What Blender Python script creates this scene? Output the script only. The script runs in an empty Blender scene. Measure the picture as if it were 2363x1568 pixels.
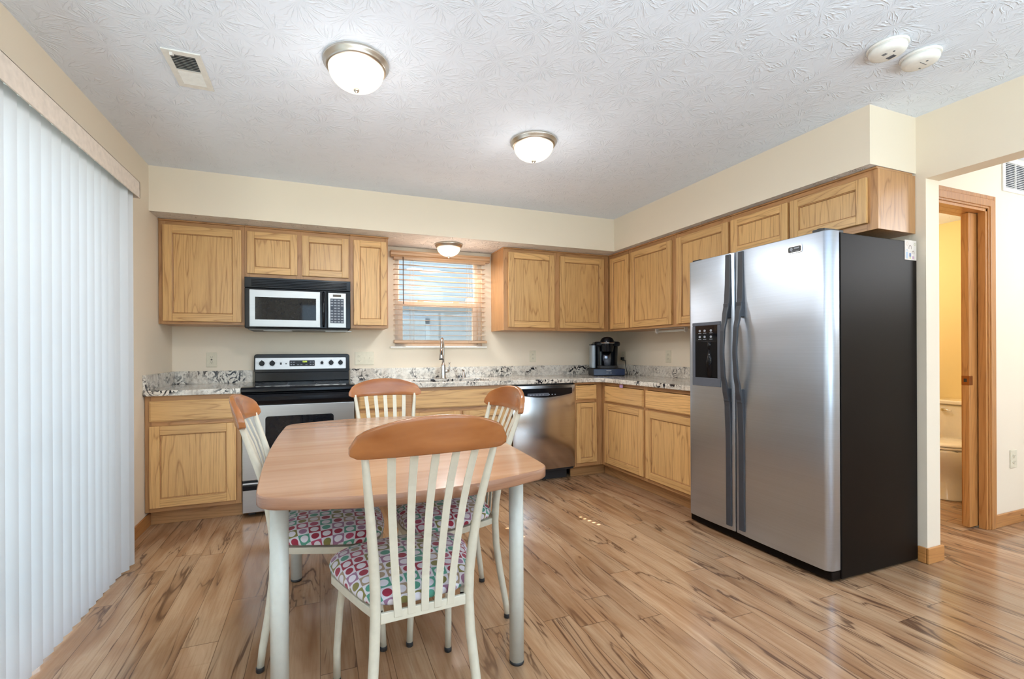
import bpy, bmesh, math, random
from mathutils import Vector, Matrix
random.seed(7)
PI = math.pi
C = bpy.context.scene.collection
S = bpy.context.scene

# ------------------------------------------------------------------ camera
FPX, YAW, ROLL, CAMH, PCX, PCY = 1042.6116, .3576, -.0045, 1.1587, 1125.7441, 812.6681
fw = Vector((math.sin(YAW), math.cos(YAW), 0)); rt = Vector((math.cos(YAW), -math.sin(YAW), 0)); up = Vector((0, 0, 1))
R2 = rt*math.cos(ROLL) + up*math.sin(ROLL); U2 = up*math.cos(ROLL) - rt*math.sin(ROLL)
cam = bpy.data.cameras.new('camera'); camo = bpy.data.objects.new('camera', cam); C.objects.link(camo)
camo.matrix_world = Matrix(((R2.x, U2.x, -fw.x, 0), (R2.y, U2.y, -fw.y, 0), (R2.z, U2.z, -fw.z, CAMH), (0, 0, 0, 1)))
cam.sensor_fit = 'HORIZONTAL'; cam.sensor_width = 36; cam.lens = FPX*36/2363
cam.shift_x = (1181.5-PCX)/2363; cam.shift_y = (PCY-784)/2363
cam.clip_start = .05; cam.clip_end = 200
S.camera = camo

# ------------------------------------------------------------------ colour management, world, daylight
S.view_settings.view_transform = 'Standard'; S.view_settings.look = 'None'
S.view_settings.gamma = 1; S.view_settings.use_curve_mapping = False
S.view_settings.exposure = 1.5
w = bpy.data.worlds.new('sky'); S.world = w; w.use_nodes = True
wn = w.node_tree.nodes; wl = w.node_tree.links
sky = wn.new('ShaderNodeTexSky'); sky.sky_type = 'HOSEK_WILKIE'; sky.sun_direction = (-.16, .64, .75); sky.turbidity = 3
wn['Background'].inputs[1].default_value = 2.8
wl.new(sky.outputs[0], wn['Background'].inputs[0])

def area(name, loc, target, sx, sy, power, col):
    l = bpy.data.lights.new(name, 'AREA'); l.shape = 'RECTANGLE'; l.size = sx; l.size_y = sy; l.energy = power; l.color = col
    o = bpy.data.objects.new(name, l); C.objects.link(o); o.location = loc
    o.rotation_euler = (Vector(target)-Vector(loc)).to_track_quat('-Z', 'Y').to_euler(); return o
def point(name, loc, power, col, r=.1):
    l = bpy.data.lights.new(name, 'POINT'); l.energy = power; l.color = col; l.shadow_soft_size = r
    o = bpy.data.objects.new(name, l); C.objects.link(o); o.location = loc; return o
# daylight through the patio door and the two big windows of the room behind, then added ceiling fill
area('patio_daylight', (-1.32, 1.75, 1.05), (0, 1.75, 1.05), 2.4, 2.0, 17, (.84, .93, 1))
area('rear_window_daylight', (.5, -3.25, 1.45), (.5, 0, 1.35), 1.75, 1.6, 6, (.84, .93, 1))
area('rear_window_daylight', (2.9, -3.25, 1.45), (2.2, 0, 1.3), 2.4, 1.6, 25, (.80, .92, 1))
area('ceiling_fill_light', (.1, -.8, 1.3), (.1, -.8, 2.8), 1.8, .8, 33, (.74, .90, 1))  # unseen fill lamps added behind the camera to brighten the ceiling, no fixture
area('ceiling_fill_light', (2.1, -1.1, 1.3), (2.1, -1.1, 2.8), 1.8, .8, 23, (.74, .90, 1))
sunl = bpy.data.lights.new('sun', 'SUN'); sunl.energy = 13; sunl.angle = .005; sunl.color = (1, .95, .86)
suno = bpy.data.objects.new('sun', sunl); C.objects.link(suno); suno.rotation_euler = (Vector((.243, -1, -1.15))).to_track_quat('-Z', 'Y').to_euler()

# ------------------------------------------------------------------ mesh helpers
class MB:
    def __init__(s): s.bm = bmesh.new()
    def _mi(s, faces, mi, smooth=False):
        for f in faces:
            f.material_index = mi; f.smooth = smooth
    def box(s, x0, x1, y0, y1, z0, z1, mi=0):
        v = [s.bm.verts.new(p) for p in ((x0,y0,z0),(x1,y0,z0),(x1,y1,z0),(x0,y1,z0),(x0,y0,z1),(x1,y0,z1),(x1,y1,z1),(x0,y1,z1))]
        fs = [s.bm.faces.new([v[i] for i in q]) for q in ((0,3,2,1),(4,5,6,7),(0,1,5,4),(1,2,6,5),(2,3,7,6),(3,0,4,7))]
        s._mi(fs, mi); return s
    def tbox(s, T, a0, a1, b0, b1, c0, c1, mi=0):
        v = [s.bm.verts.new(T(*p)) for p in ((a0,b0,c0),(a1,b0,c0),(a1,b1,c0),(a0,b1,c0),(a0,b0,c1),(a1,b0,c1),(a1,b1,c1),(a0,b1,c1))]
        fs = [s.bm.faces.new([v[i] for i in q]) for q in ((0,3,2,1),(4,5,6,7),(0,1,5,4),(1,2,6,5),(2,3,7,6),(3,0,4,7))]
        s._mi(fs, mi); return s
    def hexa(s, pts, mi=0):
        v = [s.bm.verts.new(p) for p in pts]
        fs = [s.bm.faces.new([v[i] for i in q]) for q in ((0,3,2,1),(4,5,6,7),(0,1,5,4),(1,2,6,5),(2,3,7,6),(3,0,4,7))]
        s._mi(fs, mi); return s
    def lathe(s, prof, c=(0,0,0), n=32, mi=0, axis='z', smooth=True, cap=True):
        rings = []
        for r, h in prof:
            ring = []
            for i in range(n):
                a = 2*PI*i/n; p, q = r*math.cos(a), r*math.sin(a)
                co = {'z': (p, q, h), 'y': (p, h, q), 'x': (h, p, q)}[axis]
                ring.append(s.bm.verts.new((c[0]+co[0], c[1]+co[1], c[2]+co[2])))
            rings.append(ring)
        fs = []
        for k in range(len(rings)-1):
            for i in range(n):
                j = (i+1) % n
                fs.append(s.bm.faces.new((rings[k][i], rings[k][j], rings[k+1][j], rings[k+1][i])))
        s._mi(fs, mi, smooth)
        if cap:
            s._mi([s.bm.faces.new(rings[0]), s.bm.faces.new(rings[-1])], mi, False)
        return s
    def cyl(s, p, q, r, r2=None, n=20, mi=0): return s.tube([p, q], [r, r if r2 is None else r2], n, mi)
    def tube(s, pts, rad, n=12, mi=0, flat=1.0, up=(0, 0, 1)):
        pts = [Vector(p) for p in pts]
        if not isinstance(rad, (list, tuple)): rad = [rad]*len(pts)
        rings = []; ref = None
        for i, p in enumerate(pts):
            t = (pts[min(i+1, len(pts)-1)]-pts[max(i-1, 0)]).normalized()
            if ref is None:
                a = Vector(up) if abs(t.dot(Vector(up))) < .95 else Vector((1, 0, 0))
                u = (a - t*a.dot(t)).normalized()
            else: u = (ref - t*ref.dot(t)).normalized()
            ref = u; v = t.cross(u)
            rings.append([s.bm.verts.new(p + (u*math.cos(2*PI*k/n)*flat + v*math.sin(2*PI*k/n))*rad[i]) for k in range(n)])
        fs = []
        for k in range(len(rings)-1):
            for i in range(n):
                j = (i+1) % n; fs.append(s.bm.faces.new((rings[k][i], rings[k][j], rings[k+1][j], rings[k+1][i])))
        s._mi(fs, mi, True); s._mi([s.bm.faces.new(rings[0]), s.bm.faces.new(rings[-1])], mi); return s
    def strip(s, secs, mi=0, smooth=False, closed=True):
        """loft between cross sections (lists of points)"""
        R = [[s.bm.verts.new(p) for p in sec] for sec in secs]; n = len(R[0]); fs = []
        for k in range(len(R)-1):
            for i in range(n if closed else n-1):
                j = (i+1) % n; fs.append(s.bm.faces.new((R[k][i], R[k][j], R[k+1][j], R[k+1][i])))
        s._mi(fs, mi, smooth)
        if closed: s._mi([s.bm.faces.new(R[0]), s.bm.faces.new(R[-1])], mi)
        return s
    def prism(s, poly, T, d0, d1, mi=0, smooth=False):
        """poly of (a,b) extruded from d0 to d1 with mapping T(a,b,d)"""
        return s.strip([[T(a, b, d0) for a, b in poly], [T(a, b, d1) for a, b in poly]], mi, smooth)
    def build(s, name, mats, parent=None, bevel=0, seg=2, sub=0, loc=None, auto=None, bang=35):
        bmesh.ops.recalc_face_normals(s.bm, faces=s.bm.faces)
        o0 = Vector((0, 0, 0)); q = parent
        while q is not None: o0 += q.location; q = q.parent
        L = Vector((0, 0, 0))
        if parent is None:
            xs = [v.co for v in s.bm.verts]
            L = Vector(loc) if loc else Vector(((min(c.x for c in xs)+max(c.x for c in xs))/2, (min(c.y for c in xs)+max(c.y for c in xs))/2, min(c.z for c in xs)))
        bmesh.ops.translate(s.bm, verts=s.bm.verts, vec=-(o0+L))
        me = bpy.data.meshes.new(name); s.bm.to_mesh(me); s.bm.free()
        if not isinstance(mats, (list, tuple)): mats = [mats]
        for m in mats: me.materials.append(m)
        o = bpy.data.objects.new(name, me); C.objects.link(o); o.location = L
        if parent: o.parent = parent
        if bevel:
            b = o.modifiers.new('bevel', 'BEVEL'); b.width = bevel; b.segments = seg; b.limit_method = 'ANGLE'; b.angle_limit = math.radians(bang)
        if sub:
            b = o.modifiers.new('sub', 'SUBSURF'); b.levels = sub; b.render_levels = sub
        return o

def build_each(m, name, mats, parent, **kw):
    """every separate piece of the mesh becomes a part of its own"""
    bm = m.bm; left = set(bm.verts); out = []
    while left:
        st = [left.pop()]; isl = set(st)
        while st:
            v = st.pop()
            for e in v.link_edges:
                q = e.other_vert(v)
                if q in left: left.discard(q); isl.add(q); st.append(q)
        k = MB(); mp = {v: k.bm.verts.new(v.co) for v in isl}
        for f in {f for v in isl for f in v.link_faces}:
            g = k.bm.faces.new([mp[v] for v in f.verts]); g.material_index = f.material_index; g.smooth = f.smooth
        out.append(k.build(name, mats, parent, **kw))
    bm.free(); return out

def thing(name, label, cat, loc, group=None, kind=None):
    o = bpy.data.objects.new(name, None); C.objects.link(o); o.location = loc; o.empty_display_size = .05
    tag(o, label, cat, group, kind); return o
def tag(o, label=None, cat=None, group=None, kind=None):
    if label: o['label'] = label
    if cat: o['category'] = cat
    if group: o['group'] = group
    if kind: o['kind'] = kind
    return o
def struct(o, label=None):
    o['kind'] = 'structure'
    if label: o['label'] = label
    return o
def sroot(name, loc):
    o = bpy.data.objects.new(name, None); C.objects.link(o); o.location = loc; o['kind'] = 'structure'; return o
def text(body, size, T, a, b, d, m, parent, name='lettering', depth=.0006, align='CENTER'):
    """real letters as a thin mesh, laid out in the (a,b) plane of the mapping T"""
    cu = bpy.data.curves.new('txt', 'FONT'); cu.body = body; cu.size = size; cu.extrude = depth; cu.align_x = align; cu.align_y = 'CENTER'; cu.resolution_u = 2
    o = bpy.data.objects.new('txt', cu); C.objects.link(o)
    bpy.context.view_layer.update()
    me = bpy.data.meshes.new_from_object(o.evaluated_get(bpy.context.evaluated_depsgraph_get()))
    mb = MB(); mb.bm.from_mesh(me)
    for v in mb.bm.verts: v.co = Vector(T(a+v.co.x, b+v.co.y, d+v.co.z))
    bpy.data.objects.remove(o); bpy.data.curves.remove(cu)
    for f in mb.bm.faces: f.material_index = 0
    return mb.build(name, m, parent)

def rrect(a0, a1, b0, b1, r, n=5):
    out = []
    for (cx, cy, s0) in ((a1-r, b1-r, 0), (a0+r, b1-r, PI/2), (a0+r, b0+r, PI), (a1-r, b0+r, 1.5*PI)):
        for i in range(n+1):
            t = s0+PI/2*i/n; out.append((cx+r*math.cos(t), cy+r*math.sin(t)))
    return out

# ------------------------------------------------------------------ materials
def srgb(r, g, b):
    f = lambda c: (c/255/12.92) if c/255 <= .04045 else ((c/255+.055)/1.055)**2.4
    return (f(r), f(g), f(b), 1)
class N:
    def __init__(s, name):
        s.m = bpy.data.materials.new(name); s.m.use_nodes = True; s.t = s.m.node_tree; s.b = s.t.nodes['Principled BSDF']
    def n(s, typ, **kw):
        x = s.t.nodes.new('ShaderNode'+typ)
        for k, v in kw.items():
            if k.startswith('i_'):
                key = k[2:]; x.inputs[int(key) if key.isdigit() else key].default_value = v
            else: setattr(x, k, v)
        return x
    def l(s, a, b): s.t.links.new(a, b)
    def math(s, op, a, b=None, clamp=False):
        x = s.n('Math', operation=op, use_clamp=clamp)
        for i, v in enumerate((a, b)):
            if v is None: continue
            if isinstance(v, (int, float)): x.inputs[i].default_value = v
            else: s.l(v, x.inputs[i])
        return x.outputs[0]
    def ramp(s, fac, stops, interp='LINEAR'):
        x = s.n('ValToRGB'); r = x.color_ramp; r.interpolation = interp
        while len(r.elements) < len(stops): r.elements.new(.5)
        for e, (p, c) in zip(r.elements, stops): e.position = p; e.color = c
        s.l(fac, x.inputs[0]); return x.outputs[0]
    def mix(s, fac, a, b, blend='MIX'):
        x = s.n('Mix', data_type='RGBA', blend_type=blend)
        for i, v in ((0, fac), (6, a), (7, b)):
            if isinstance(v, (int, float, tuple)): x.inputs[i].default_value = v
            else: s.l(v, x.inputs[i])
        return x.outputs[2]
    def obj(s): return s.n('TexCoord').outputs['Object']
    def geo(s): return s.n('NewGeometry').outputs['Position']
    def map(s, v, scale=(1, 1, 1), loc=None):
        x = s.n('Mapping'); x.inputs['Scale'].default_value = scale
        s.l(v, x.inputs[0])
        if loc is not None: s.l(loc, x.inputs['Location'])
        return x.outputs[0]
    def noise(s, v, scale, detail=4, rough=.5, dist=0):
        x = s.n('TexNoise'); x.inputs['Scale'].default_value = scale; x.inputs['Detail'].default_value = detail
        x.inputs['Roughness'].default_value = rough; x.inputs['Distortion'].default_value = dist
        s.l(v, x.inputs['Vector']); return x.outputs[0]
    def bump(s, h, strength=.3, dist=.01):
        x = s.n('Bump'); x.inputs['Strength'].default_value = strength; x.inputs['Distance'].default_value = dist
        s.l(h, x.inputs['Height']); s.l(x.outputs[0], s.b.inputs['Normal']); return x
def plain(name, col, rough=.5, metal=0, noise=.03, spec=.5, coat=0, em=None, es=0, nscale=40):
    k = N(name); k.b.inputs['Roughness'].default_value = rough; k.b.inputs['Metallic'].default_value = metal
    k.b.inputs['Specular IOR Level'].default_value = spec; k.b.inputs['Coat Weight'].default_value = coat
    f = k.noise(k.obj(), nscale, 3)
    c = k.ramp(f, [(.3, tuple(max(0, x*(1-noise*2)) for x in col[:3])+(1,)), (.7, tuple(min(1, x*(1+noise)) for x in col[:3])+(1,))])
    k.l(c, k.b.inputs['Base Color'])
    if em: k.b.inputs['Emission Color'].default_value = em; k.b.inputs['Emission Strength'].default_value = es
    return k.m

def oak(name, horiz=False, light=srgb(229, 182, 120), dark=srgb(146, 94, 44), rough=.38):
    k = N(name); ri = k.n('ObjectInfo').outputs['Random']
    off = k.n('CombineXYZ'); k.l(k.math('MULTIPLY', ri, 17.3), off.inputs[0]); k.l(k.math('MULTIPLY', ri, 9.1), off.inputs[1]); k.l(k.math('MULTIPLY', ri, 31.7), off.inputs[2])
    co = k.obj()
    sc = (1.1, 1.1, 14) if horiz else (14, 14, 1.1)
    v = k.map(co, sc, off.outputs[0])
    # cathedral figure: contour lines of a stretched low noise
    big = k.noise(v, .45, 2, .45, .3)
    rings = k.math('FRACT', k.math('MULTIPLY', big, 15))
    ring = k.ramp(rings, [(0, (1, 1, 1, 1)), (.1, (.35, .35, .35, 1)), (.55, (0, 0, 0, 1)), (.9, (.15, .15, .15, 1)), (1, (1, 1, 1, 1))])
    sc2 = (6, 6, 160) if horiz else (160, 160, 6)
    pores = k.noise(k.map(co, sc2, off.outputs[0]), 1.0, 3, .6)
    pore = k.ramp(pores, [(.42, (0, 0, 0, 1)), (.62, (1, 1, 1, 1))])
    tone = k.noise(v, .12, 2)
    base = k.mix(k.ramp(tone, [(.35, (0, 0, 0, 1)), (.65, (1, 1, 1, 1))]), light, tuple(l*.84 for l in light[:3])+(1,))
    c = k.mix(k.math('MULTIPLY', ring, k.math('ADD', k.math('MULTIPLY', pore, .4), .36)), base, dark)
    c = k.mix(k.math('MULTIPLY', pore, .16), c, dark)
    hs = k.n('HueSaturation'); k.l(c, hs.inputs['Color']); k.l(k.math('ADD', k.math('MULTIPLY', ri, .14), .93), hs.inputs['Value'])
    k.l(hs.outputs[0], k.b.inputs['Base Color'])
    k.b.inputs['Roughness'].default_value = rough; k.b.inputs['Coat Weight'].default_value = .15; k.b.inputs['Coat Roughness'].default_value = .25
    k.bump(pores, .06, .002)
    return k.m
OAK_V = oak('oak_vertical_grain'); OAK_H = oak('oak_horizontal_grain', True)
OAKT = oak('oak_trim', False, srgb(196, 136, 76), srgb(140, 84, 38)); OAKTH = oak('oak_trim_horizontal', True, srgb(196, 136, 76), srgb(140, 84, 38))
OAKF = oak('oak_frame', False, srgb(196, 146, 96), srgb(134, 88, 48)); OAKFH = oak('oak_frame_horizontal', True, srgb(196, 146, 96), srgb(134, 88, 48))

def wallmat(name, col):
    k = N(name); f = k.noise(k.geo(), 1.3, 3); c = k.ramp(f, [(.3, tuple(x*.97 for x in col[:3])+(1,)), (.7, col)])
    k.l(c, k.b.inputs['Base Color']); k.b.inputs['Roughness'].default_value = .7
    k.bump(k.noise(k.geo(), 180, 3), .05, .002); return k.m
WALL = wallmat('cream_wall_paint', srgb(236, 222, 201))
WALLB = wallmat('yellow_bathroom_paint', srgb(232, 208, 150))
def stomp(name, col, strength=.5, scale=5.6):
    k = N(name); k.b.inputs['Roughness'].default_value = .85; k.b.inputs['Base Color'].default_value = col
    g = k.geo()
    wn_ = k.n('TexNoise'); wn_.inputs['Scale'].default_value = 14; wn_.inputs['Detail'].default_value = 3; k.l(g, wn_.inputs['Vector'])
    jit = k.n('VectorMath', operation='MULTIPLY_ADD'); k.l(wn_.outputs['Color'], jit.inputs[0]); jit.inputs[1].default_value = (.035, .035, .035); k.l(g, jit.inputs[2])
    flat = k.n('VectorMath', operation='MULTIPLY'); k.l(jit.outputs[0], flat.inputs[0]); flat.inputs[1].default_value = (1, 1, 0)
    hs = []
    for off, sc in (((0, 0, 0), scale), ((.37, .71, 0), scale*1.25)):
        ad = k.n('VectorMath', operation='ADD'); k.l(flat.outputs[0], ad.inputs[0]); ad.inputs[1].default_value = off
        vo = k.n('TexVoronoi', voronoi_dimensions='2D'); vo.inputs['Scale'].default_value = sc; vo.inputs['Randomness'].default_value = .75
        k.l(ad.outputs[0], vo.inputs['Vector'])
        d = k.n('VectorMath', operation='SUBTRACT'); k.l(ad.outputs[0], d.inputs[0]); k.l(vo.outputs['Position'], d.inputs[1])
        sp = k.n('SeparateXYZ'); k.l(d.outputs[0], sp.inputs[0])
        ang = k.math('ARCTAN2', sp.outputs[1], sp.outputs[0])
        ln = k.n('VectorMath', operation='LENGTH'); k.l(d.outputs[0], ln.inputs[0]); r = ln.outputs['Value']
        cc = k.n('CombineXYZ')
        k.l(k.math('MULTIPLY', k.math('COSINE', ang), 2.6), cc.inputs[0]); k.l(k.math('MULTIPLY', k.math('SINE', ang), 2.6), cc.inputs[1])
        sc3 = k.n('SeparateColor'); k.l(vo.outputs['Color'], sc3.inputs[0])
        k.l(k.math('ADD', k.math('MULTIPLY', r, 5), k.math('MULTIPLY', sc3.outputs[0], 40)), cc.inputs[2])
        nn = k.noise(cc.outputs[0], 1.15, 1.0, .5)
        ridge = k.math('SUBTRACT', 1, k.math('MULTIPLY', k.math('ABSOLUTE', k.math('SUBTRACT', nn, .5)), 20), True)
        fade = k.ramp(r, [(0, (0, 0, 0, 1)), (.02, (.3, .3, .3, 1)), (.035, (1, 1, 1, 1)), (.085, (.8, .8, .8, 1)), (.125, (0, 0, 0, 1))])
        hs.append(k.math('MULTIPLY', ridge, fade))
    h = k.math('MAXIMUM', hs[0], k.math('MULTIPLY', hs[1], .3))
    h = k.math('ADD', h, k.math('MULTIPLY', k.noise(g, 45, 3), .08))
    k.bump(h, strength, .006); return k.m
CEIL = stomp('stomped_ceiling_texture', srgb(232, 239, 250)); SOFU = stomp('soffit_underside_texture', srgb(232, 226, 220), 1.0, 9)

def floormat():
    k = N('rustic_laminate_planks'); g = k.geo(); s = k.n('SeparateXYZ'); k.l(g, s.inputs[0])
    PW, PL = .128, 1.22
    xi = k.math('DIVIDE', s.outputs[0], PW); row = k.math('FLOOR', xi); fx = k.math('FRACT', xi)
    wn1 = k.n('TexWhiteNoise', noise_dimensions='1D'); k.l(row, wn1.inputs['W'])
    yi = k.math('ADD', k.math('DIVIDE', s.outputs[1], PL), wn1.outputs['Value']); col = k.math('FLOOR', yi); fy = k.math('FRACT', yi)
    cc = k.n('CombineXYZ'); k.l(row, cc.inputs[0]); k.l(col, cc.inputs[1])
    wn2 = k.n('TexWhiteNoise', noise_dimensions='3D'); k.l(cc.outputs[0], wn2.inputs['Vector'])
    sp = k.n('SeparateColor'); k.l(wn2.outputs['Color'], sp.inputs[0])
    off = k.n('CombineXYZ'); k.l(k.math('MULTIPLY', sp.outputs[0], 30), off.inputs[0]); k.l(k.math('MULTIPLY', sp.outputs[1], 30), off.inputs[1]); k.l(k.math('MULTIPLY', sp.outputs[2], 30), off.inputs[2])
    # soft cloud tones
    t1 = k.noise(k.map(g, (9, 1.6, 1), off.outputs[0]), 1, 3, .55, .6)
    base = k.ramp(t1, [(.25, srgb(138, 100, 70)), (.45, srgb(168, 130, 98)), (.62, srgb(186, 152, 120)), (.8, srgb(152, 110, 78))])
    fine = k.noise(k.map(g, (120, 5, 1), off.outputs[0]), 1, 4, .6)
    base = k.mix(k.math('MULTIPLY', k.ramp(fine, [(.45, (0, 0, 0, 1)), (.7, (1, 1, 1, 1))]), .4), base, srgb(134, 94, 58))
    # dark veins and cracks
    t2 = k.noise(k.map(g, (7, .9, 1), off.outputs[0]), 1, 4, .5, .95)
    vein = k.ramp(k.math('ABSOLUTE', k.math('SUBTRACT', t2, .5)), [(0, (1, 1, 1, 1)), (.006, (.85, .85, .85, 1)), (.014, (.25, .25, .25, 1)), (.05, (0, 0, 0, 1))])
    gate = k.ramp(k.noise(k.map(g, (5, 1.3, 1), off.outputs[0]), 1, 2), [(.42, (0, 0, 0, 1)), (.52, (1, 1, 1, 1))])
    base = k.mix(k.math('MULTIPLY', k.math('MULTIPLY', vein, gate), .85), base, srgb(78, 52, 38))
    t3 = k.noise(k.map(g, (14, 1.8, 1), off.outputs[0]), 1, 3, .55, 1.5)
    kn = k.ramp(t3, [(.68, (0, 0, 0, 1)), (.74, (1, 1, 1, 1))])
    base = k.mix(k.math('MULTIPLY', kn, .85), base, srgb(92, 62, 44))
    t4 = k.noise(k.map(g, (4, .9, 1), off.outputs[0]), 1, 2, .5, .4)
    base = k.mix(k.math('MULTIPLY', k.ramp(t4, [(.55, (0, 0, 0, 1)), (.75, (1, 1, 1, 1))]), .45), base, srgb(138, 98, 66))
    # saw marks across
    saw = k.noise(k.map(g, (3, 90, 1), off.outputs[0]), 1, 2)
    base = k.mix(k.math('MULTIPLY', k.ramp(saw, [(.6, (0, 0, 0, 1)), (.75, (1, 1, 1, 1))]), .12), base, srgb(120, 84, 56))
    hs = k.n('HueSaturation'); k.l(base, hs.inputs['Color']); k.l(k.math('ADD', k.math('MULTIPLY', sp.outputs[2], .2), .88), hs.inputs['Value'])
    e1 = k.math('LESS_THAN', k.math('MINIMUM', fx, k.math('SUBTRACT', 1, fx)), .009)
    e2 = k.math('LESS_THAN', k.math('MINIMUM', fy, k.math('SUBTRACT', 1, fy)), .0012)
    edge = k.math('MAXIMUM', e1, e2)
    c = k.mix(k.math('MULTIPLY', edge, .7), hs.outputs[0], srgb(70, 48, 34))
    k.l(c, k.b.inputs['Base Color'])
    k.l(k.math('ADD', k.math('MULTIPLY', fine, .1), .10), k.b.inputs['Roughness'])
    k.b.inputs['Specular IOR Level'].default_value = .5
    h = k.math('SUBTRACT', k.math('MULTIPLY', fine, .25), edge)
    k.bump(h, .12, .002); return k.m
FLOOR = floormat()

def granite():
    k = N('white_black_granite'); g = k.geo()
    a = k.noise(g, 9, 5, .62, 1.6); b_ = k.noise(g, 42, 4, .6, 1.2); c_ = k.noise(k.map(g, (1, 1, 1.5)), 5, 3, .5, .8)
    base = k.ramp(a, [(.3, srgb(188, 178, 166)), (.5, srgb(222, 214, 202)), (.7, srgb(232, 226, 216))])
    base = k.mix(k.ramp(b_, [(.55, (0, 0, 0, 1)), (.66, (.6, .6, .6, 1))]), base, srgb(150, 132, 116))
    m = k.math('MULTIPLY', k.ramp(c_, [(.45, (.12, .12, .12, 1)), (.6, (1, 1, 1, 1))]), k.ramp(k.noise(k.map(g, (1, 1, .7)), 20, 4, .6, 2.4), [(.5, (0, 0, 0, 1)), (.53, (1, 1, 1, 1))]))
    base = k.mix(m, base, srgb(34, 32, 38))
    k.l(base, k.b.inputs['Base Color']); k.b.inputs['Roughness'].default_value = .12; return k.m
GRAN = granite()

def steel(name, wavy=0, rough=.32, col=(.56, .56, .57, 1), axis='z'):
    k = N(name); k.b.inputs['Metallic'].default_value = 1; g = k.obj()
    f = k.noise(k.map(g, (1, 1, 260) if axis == 'z' else (260, 260, 1)), 1.5, 2)
    k.l(k.ramp(f, [(.3, tuple(x*.93 for x in col[:3])+(1,)), (.7, col)]), k.b.inputs['Base Color'])
    k.l(k.math('ADD', k.math('MULTIPLY', f, .04), rough-.02), k.b.inputs['Roughness'])
    k.b.inputs['Anisotropic'].default_value = .4
    if wavy: k.bump(k.noise(k.map(g, (1, 1.6, 3.2)), 1.1, 1, .4), wavy, .05)
    return k.m
STEEL = steel('brushed_stainless', 0, .38, (.46, .455, .45, 1)); STEELF = steel('fridge_door_stainless', .22, .38, (.52, .58, .67, 1))
NICK = steel('brushed_nickel', 0, .3, (.62, .58, .52, 1)); CHROME = plain('chrome', (.8, .8, .8, 1), .12, 1, .01)
FNICK = steel('faucet_nickel', 0, .22, (.7, .68, .66, 1))
BLACK = plain('black_gloss_enamel', (.005, .006, .009, 1), .12, 0, .1, .28)
BLACKM = plain('black_matte_plastic', (.02, .02, .022, 1), .45)
GLASSB = plain('dark_glass', (.008, .009, .012, 1), .04, 0, .05, .35)
DGREY = plain('dark_grey_plastic', srgb(88, 93, 104), .42)
HGREY = plain('handle_grey_plastic', srgb(58, 61, 68), .38)
def fridgeside():
    k = N('textured_black_steel'); f = k.noise(k.obj(), 320, 2); k.l(k.ramp(k.noise(k.obj(), 2, 2), [(.3, (.004, .0024, .002, 1)), (.7, (.006, .004, .0033, 1))]), k.b.inputs['Base Color'])
    k.b.inputs['Roughness'].default_value = .42; k.b.inputs['Specular IOR Level'].default_value = .1; k.bump(f, .25, .001); return k.m
FSIDE = fridgeside()
WHITE = plain('white_plastic', srgb(236, 234, 228), .35); WHITEM = plain('white_painted_metal', srgb(232, 231, 226), .4)
IVORY = plain('ivory_plastic', srgb(222, 213, 190), .35); IVD = plain('ivory_slot_shadow', srgb(90, 82, 70), .5)
SILL = plain('white_sill', srgb(238, 232, 222), .4); VINYL = plain('almond_vinyl_frame', srgb(216, 200, 182), .4)
CER = plain('glazed_ceramic', srgb(240, 230, 214), .08, 0, .01, .6, .5)
CHF = plain('cream_painted_tube', srgb(208, 202, 184), .36, 0, .03, .5, .2); TLEG = plain('table_leg_cream', srgb(206, 207, 198), .38, 0, .02, .5, .2)
CREST = None
def wood(name, light, dark, sc, rough=.28, amt=.45):
    k = N(name); v = k.map(k.obj(), sc)
    a = k.noise(v, 1, 4, .55, .5); b_ = k.noise(k.map(k.obj(), tuple(x*5 for x in sc)), 1, 3, .6)
    c = k.ramp(a, [(.3, dark), (.62, light)]); c = k.mix(k.math('MULTIPLY', b_, amt), c, dark)
    k.l(c, k.b.inputs['Base Color']); k.b.inputs['Roughness'].default_value = rough; k.b.inputs['Coat Weight'].default_value = .3; k.b.inputs['Coat Roughness'].default_value = .15; return k.m
CREST = wood('honey_maple', srgb(174, 112, 64), srgb(140, 80, 38), (2.2, 9, 9), .25, .3)
TTOP = wood('beech_laminate', srgb(196, 154, 122), srgb(172, 126, 94), (1.2, 12, 12), .2, .3)
TEDGE = wood('beech_laminate_edge', srgb(170, 126, 98), srgb(132, 90, 68), (3, 3, 60), .35, .4)
TEAKB = wood('blind_wood', srgb(200, 162, 124), srgb(172, 130, 92), (1.5, 10, 30), .4, .3)
CUP = plain('inside_wood_dark', srgb(120, 80, 48), .6)

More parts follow.
